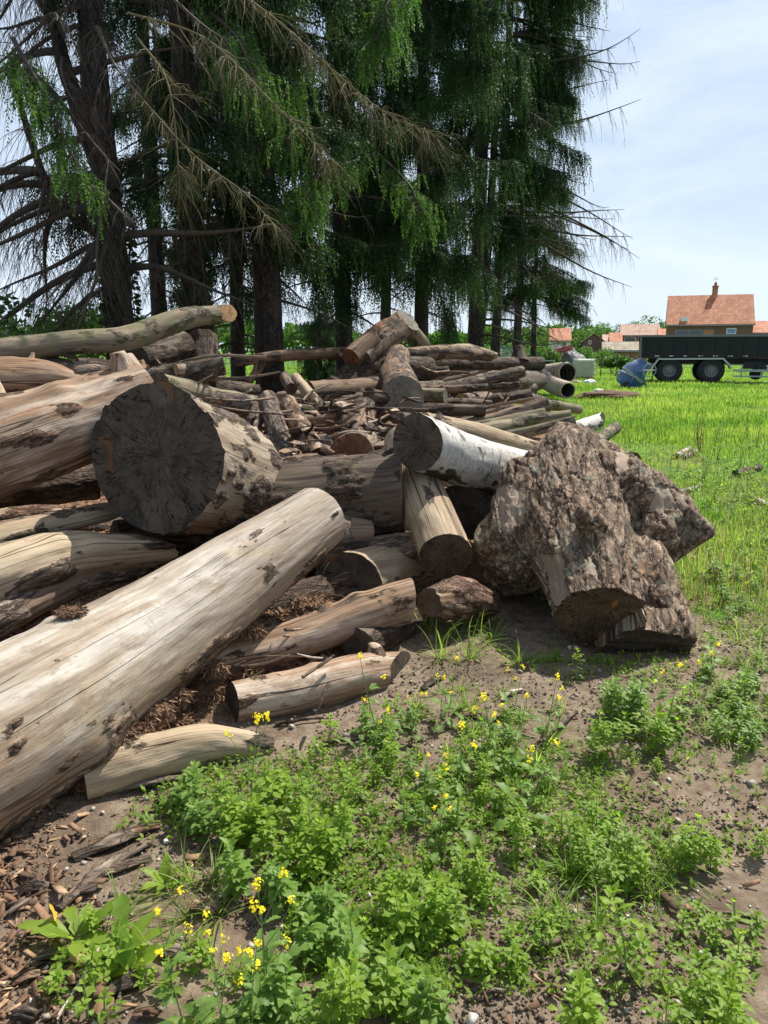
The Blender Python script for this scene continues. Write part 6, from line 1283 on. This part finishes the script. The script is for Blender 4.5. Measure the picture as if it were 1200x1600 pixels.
def chips(name, x, y, L_, W_, T_, mat, lift=.3, flatn=.35, tone=None, kind='stuff', zoff=None):
    n = len(x); z = G(x, y) if zoff is None else zoff; a = rng.uniform(0, 6.283, n); d = unit(np.stack([np.cos(a), np.sin(a), rng.normal(size=n)*flatn], 1)); s = unit(np.cross(d, np.stack([0*a, 0*a, 1+0*a], 1)+rdir(n)*flatn)); q = np.cross(s, d)
    c = np.stack([x, y, z], 1)+np.array([0, 0, 1.])*(T_*.4+lift*W_*rng.uniform(0, 1, n))[:, None]; V = np.empty((n, 8, 3)); L2, W2, T2 = L_[:, None]/2, W_[:, None]/2, T_[:, None]/2
    for k, (i, j, l) in enumerate([(-1, -1, -1), (1, -1, -1), (1, 1, -1), (-1, 1, -1), (-1, -1, 1), (1, -1, 1), (1, 1, 1), (-1, 1, 1)]):
        V[:, k] = c+d*L2*i*rng.uniform(.6, 1.15, (n, 1))+s*W2*j*rng.uniform(.4, 1.2, (n, 1))+q*T2*l*rng.uniform(.5, 1.2, (n, 1))
    i = np.arange(n)[:, None]*8; F4 = np.concatenate([i+[0, 3, 2, 1], i+[4, 5, 6, 7], i+[0, 1, 5, 4], i+[1, 2, 6, 5], i+[2, 3, 7, 6], i+[3, 0, 4, 7]], 1).reshape(-1, 4)
    tn = rng.uniform(0, 1, n) if tone is None else tone
    return tag(link(name, rawmesh(name, V.reshape(-1, 3), F4=F4, mats=[mat], attrs={'tone': np.repeat(tn, 8)})), kind=kind)
x, y = viewpts(110000, 1.5, 15, -200, 1260); m_ = ss(.004, .07, mound(x, y)+.02*fbm(np.stack([x*2, y*2, 0*x], 1), 3)); left = ss(.25, -.7, x+.85+.45*(y-1.7))*ss(4, 2.8, y)
rt = .35*ss(-.1, .3, fbm(np.stack([x*1.5, y*1.5, 0*x+50], 1), 3))*ss(1.5, 2, x)*ss(8, 6, y)*ss(4, 4.6, y); dn = np.maximum(np.maximum(m_, left), rt)
k_ = rng.uniform(0, 1, len(x)) < dn*.85+.010; x, y = x[k_], y[k_]; n = len(x); Lc = np.exp(rng.normal(-3.75, .55, n)); Lc = np.clip(Lc, .008, .11)
chips('bark_litter', x, y, Lc, Lc*rng.uniform(.12, .42, n), np.clip(Lc*.07, .0012, .005), M_chip, 1.0, .55, rng.beta(1.6, 2.2, n))
x, y = viewpts(36000, 1.4, 6, -60, 1260); n = len(x); k_ = fbm(np.stack([x*3, y*3, 0*x+7], 1), 3) > -.15; x, y = x[k_], y[k_]; n = len(x); s_ = np.clip(np.exp(rng.normal(-5.35, .45, n)), .002, .016)
chips('soil_clods', x, y, s_*1.2, s_, s_*.8, M_clod, .1, .9)
x, y = viewpts(1500, 1.4, 6, -60, 1260); n = len(x); s_ = np.clip(np.exp(rng.normal(-4.9, .5, n)), .004, .028); chips('pebbles', x, y, s_*1.2, s_, s_*.7, M_peb, .1, .5)
# larger loose bark strips, each its own
def strip(label, a, b_, w_, mat, cut=None, lift=.012, flat=.28, name='bark_strip', cat='bark strip', bark=.7, group=None):
    A = gpix(*a)+[0, 0, lift]; Bq = gpix(*b_)+[0, 0, lift]; mid = (A+Bq)/2; mid[2] = max(mid[2], g1(mid[0], mid[1])+lift)
    return log(label, [A, mid+np.array([R.uniform(-.02, .02), 0, .008]), Bq], [w_*.8, w_, w_*.6], mat, cut or K_brown, cat=cat, name=name, bark=bark, lump=.35, groove=.22, thick=.004, world=True, group=group, M=28, flat=.4 if name != 'stick' else 1)
strip('long flat bark strip leading down from the shade to the upright rosette', (90, 1425), (235, 1318), .022, W_bark)
strip('pale split strip beside the long flat bark strip', (150, 1375), (235, 1345), .016, W_tan)
strip('thick brown bark slab lying just under the huge pale trunk', (115, 1345), (250, 1290), .028, W_red)
strip('orange-tipped bark slab above the thick brown slab', (140, 1325), (250, 1295), .02, W_orange)
strip('grey bark piece on the end of the pale smooth limb', (165, 1240), (300, 1215), .022, W_bark)
strip('reddish bark slab sticking into the goosefoot clump', (250, 1250), (345, 1285), .028, W_red)
strip('knobbly grey bark piece leaning on the pale smooth limb', (240, 1215), (375, 1190), .016, W_mossbark)
strip('curved dark bark piece lying on the soil at the bottom left', (165, 1560), (245, 1525), .018, W_red)
strip('long pale stick pointing up at the bottom left', (88, 1600), (178, 1430), .0042, W_pale, name='stick', cat='stick', bark=.05)
strip('pale chip lying in the flowers left of the stump shadow', (785, 1098), (815, 1080), .012, W_pale, name='wood_chip', cat='wood chip', bark=.05)
strip('thin brown stick in the stump shadow', (845, 1165), (900, 1115), .006, W_bark, name='stick', cat='stick')
strip('long thin stick lying from the front log into the weeds', (430, 1135), (530, 1125), .004, W_tan, name='stick', cat='stick')
strip('grey stick on the soil under the front log', (505, 1165), (590, 1158), .006, W_tan, name='stick', cat='stick')
strip('short twig on the bare soil at the bottom right of centre', (820, 1490), (880, 1475), .003, W_bark, name='stick', cat='stick')
strip('twig lying on the bare soil at the bottom centre', (790, 1555), (760, 1560), .003, W_bark, name='stick', cat='stick')
strip('long straw lying on the soil by the right edge', (1090, 1430), (1180, 1440), .002, W_tan, name='stick', cat='stick')
strip('brown slat in the grass right of the stump knob', (1140, 800), (1150, 780), .02, W_red, name='stick', cat='stick')
strip('thin pale stick lying in the litter right of the stump knob', (1095, 795), (1135, 800), .008, W_tan, name='stick', cat='stick')
strip('thin yellow stick beside the stump at the right', (1085, 900), (1150, 905), .005, W_tan, name='stick', cat='stick')
strip('short bark flake in the litter at the far lower left', (30, 1400), (75, 1390), .016, W_red)
for k in range(16):
    u_, v_ = [(60, 1500), (20, 1540), (150, 1590), (30, 1590), (120, 1400), (250, 1490), (300, 1420), (75, 1450), (15, 1430), (210, 1590), (720, 1120), (660, 1080), (760, 1130), (1120, 860), (1160, 850), (1060, 870)][k]
    strip('loose brown bark flake lying in the litter' if k < 10 else ('thin bark flake on the soil among the flowers' if k < 13 else 'brown bark flake in the litter right of the stump'), (u_, v_), (u_+R.uniform(15, 45), v_-R.uniform(-12, 25)), R.uniform(.012, .022), R.choice([W_red, W_orange, W_bark]), group='loose bark flakes at the lower left' if k < 10 else ('bark flakes among the flowers' if k < 13 else 'bark flakes right of the stump'))
# larger bark plates scattered over the heap
for k in range(60):
    u_, v_ = R.uniform(330, 700), R.uniform(600, 740); Yk = R.uniform(6.2, 8.5); p = gpix(u_, v_)
    if p[1] > 13: continue
    a = R.uniform(0, 6.28); l = R.uniform(.06, .2); d = np.array([math.cos(a), math.sin(a), R.uniform(-.3, .3)])*l
    log('curled bark plate lying loose in the middle of the heap', [p-d/2+[0, 0, .05], p+[0, 0, .07], p+d/2+[0, 0, .05]], [l*.22, l*.3, l*.18], R.choice([W_bark, W_streak, W_red, W_bark]), K_brown, cat='bark plate', name='bark_plate', bark=.6, lump=.4, groove=.2, world=True, group='bark plates on the heap', M=18, flat=.25)
# crumbling rot on the huge trunk: fibrous lumps
def fibres(label, c, r, n, ln, sq=(1, 1, .6), down=.5, group=None, mat=None):
    c = np.array(c); root = thing('rotten_wood', label, 'rotten wood', c, group=group); d = rdir(n); P = d*np.array(sq)*r*rng.uniform(.5, 1, (n, 1)); D = unit(rdir(n)*.8+np.array([.3, 0, -down])+d*.4)
    leafobj('fibres', diamonds(P, D, unit(np.cross(D, rdir(n))), ln*rng.uniform(.4, 1.4, n), ln*.22*rng.uniform(.5, 1.3, n)), rng.uniform(0, .75, n), mat or M_chip, root)
    bm = bmesh.new(); bmesh.ops.create_icosphere(bm, subdivisions=4, radius=1); me = bpy.data.meshes.new('core'); bm.to_mesh(me); bm.free(); V = np.array([v.co[:] for v in me.vertices]); V = V*(1+.3*fbm(V*2+c, 3)[:, None]+.1*fbm(V*8, 2)[:, None])*np.array(sq)*r*.8
    me.vertices.foreach_set('co', V.astype(np.float32).ravel()); me.materials.append(M_chip); at_ = me.attributes.new('tone', 'FLOAT', 'POINT'); at_.data.foreach_set('value', np.full(len(V), .3, np.float32)); link('core', me, root)
fibres('crumbling brown rot hanging on the near side of the huge pale trunk', at(215, 1140, 2.78), .085, 2600, .035)
for q, (u_, v_, Yq, r_) in enumerate([(300, 1100, 3.25, .12), (360, 1065, 3.4, .11), (400, 1030, 3.55, .12), (250, 1150, 2.95, .10), (430, 1055, 3.4, .08), (475, 960, 3.95, .13), (330, 1075, 3.5, .12)]):
    g_0 = gpix(u_, v_); fibres('dark mouldering bark debris heaped under the huge pale trunk', g_0+[0, .1, .02], r_, 1500, .04, (1.3, 1, .5), group='debris under the huge pale trunk')
fibres('brown rot under the huge pale trunk beside the pale smooth limb', at(150, 1215, 2.6), .10, 1800, .035)
fibres('rot pocket with loose chips on the near end of the huge pale trunk', at(45, 1135, 2.38), .05, 900, .022, (1, 1, .5))
fibres('brown crumbs lying on the upper side of the huge pale trunk', at(110, 955, 2.82), .05, 1200, .018, (1.3, 1, .35))
for q, (u_, v_, Y_, r_) in enumerate([(232, 1112, 2.86, .085), (268, 1085, 2.98, .06), (180, 1150, 2.68, .075), (335, 1040, 3.2, .045), (395, 985, 3.45, .04)]): fibres('shredded brown rot hanging along the lower edge of the huge pale trunk', at(u_, v_, Y_), r_, 1500, .035, (1.3, 1, .7), .9, group='shredded rot along the huge trunk')
for q, (u_, v_, Y_) in enumerate([(300, 880, 3.45), (235, 940, 3.13), (410, 830, 3.85), (60, 1050, 2.55)]): fibres(['brown crumbs on the upper middle of the huge pale trunk', 'crumbs in the middle of the huge pale trunk', 'crumbs near the far end of the huge pale trunk', 'crumbs near the left edge on the huge pale trunk'][q], at(u_, v_, Y_)+[0, 0, 0], .03, 260, .014, (1.5, 1, .4))
fibres('small heap of orange crumbs between the dark brown log and the leaning poles', at(470, 735, 5.5), .10, 900, .03, (1.6, 1, .4))
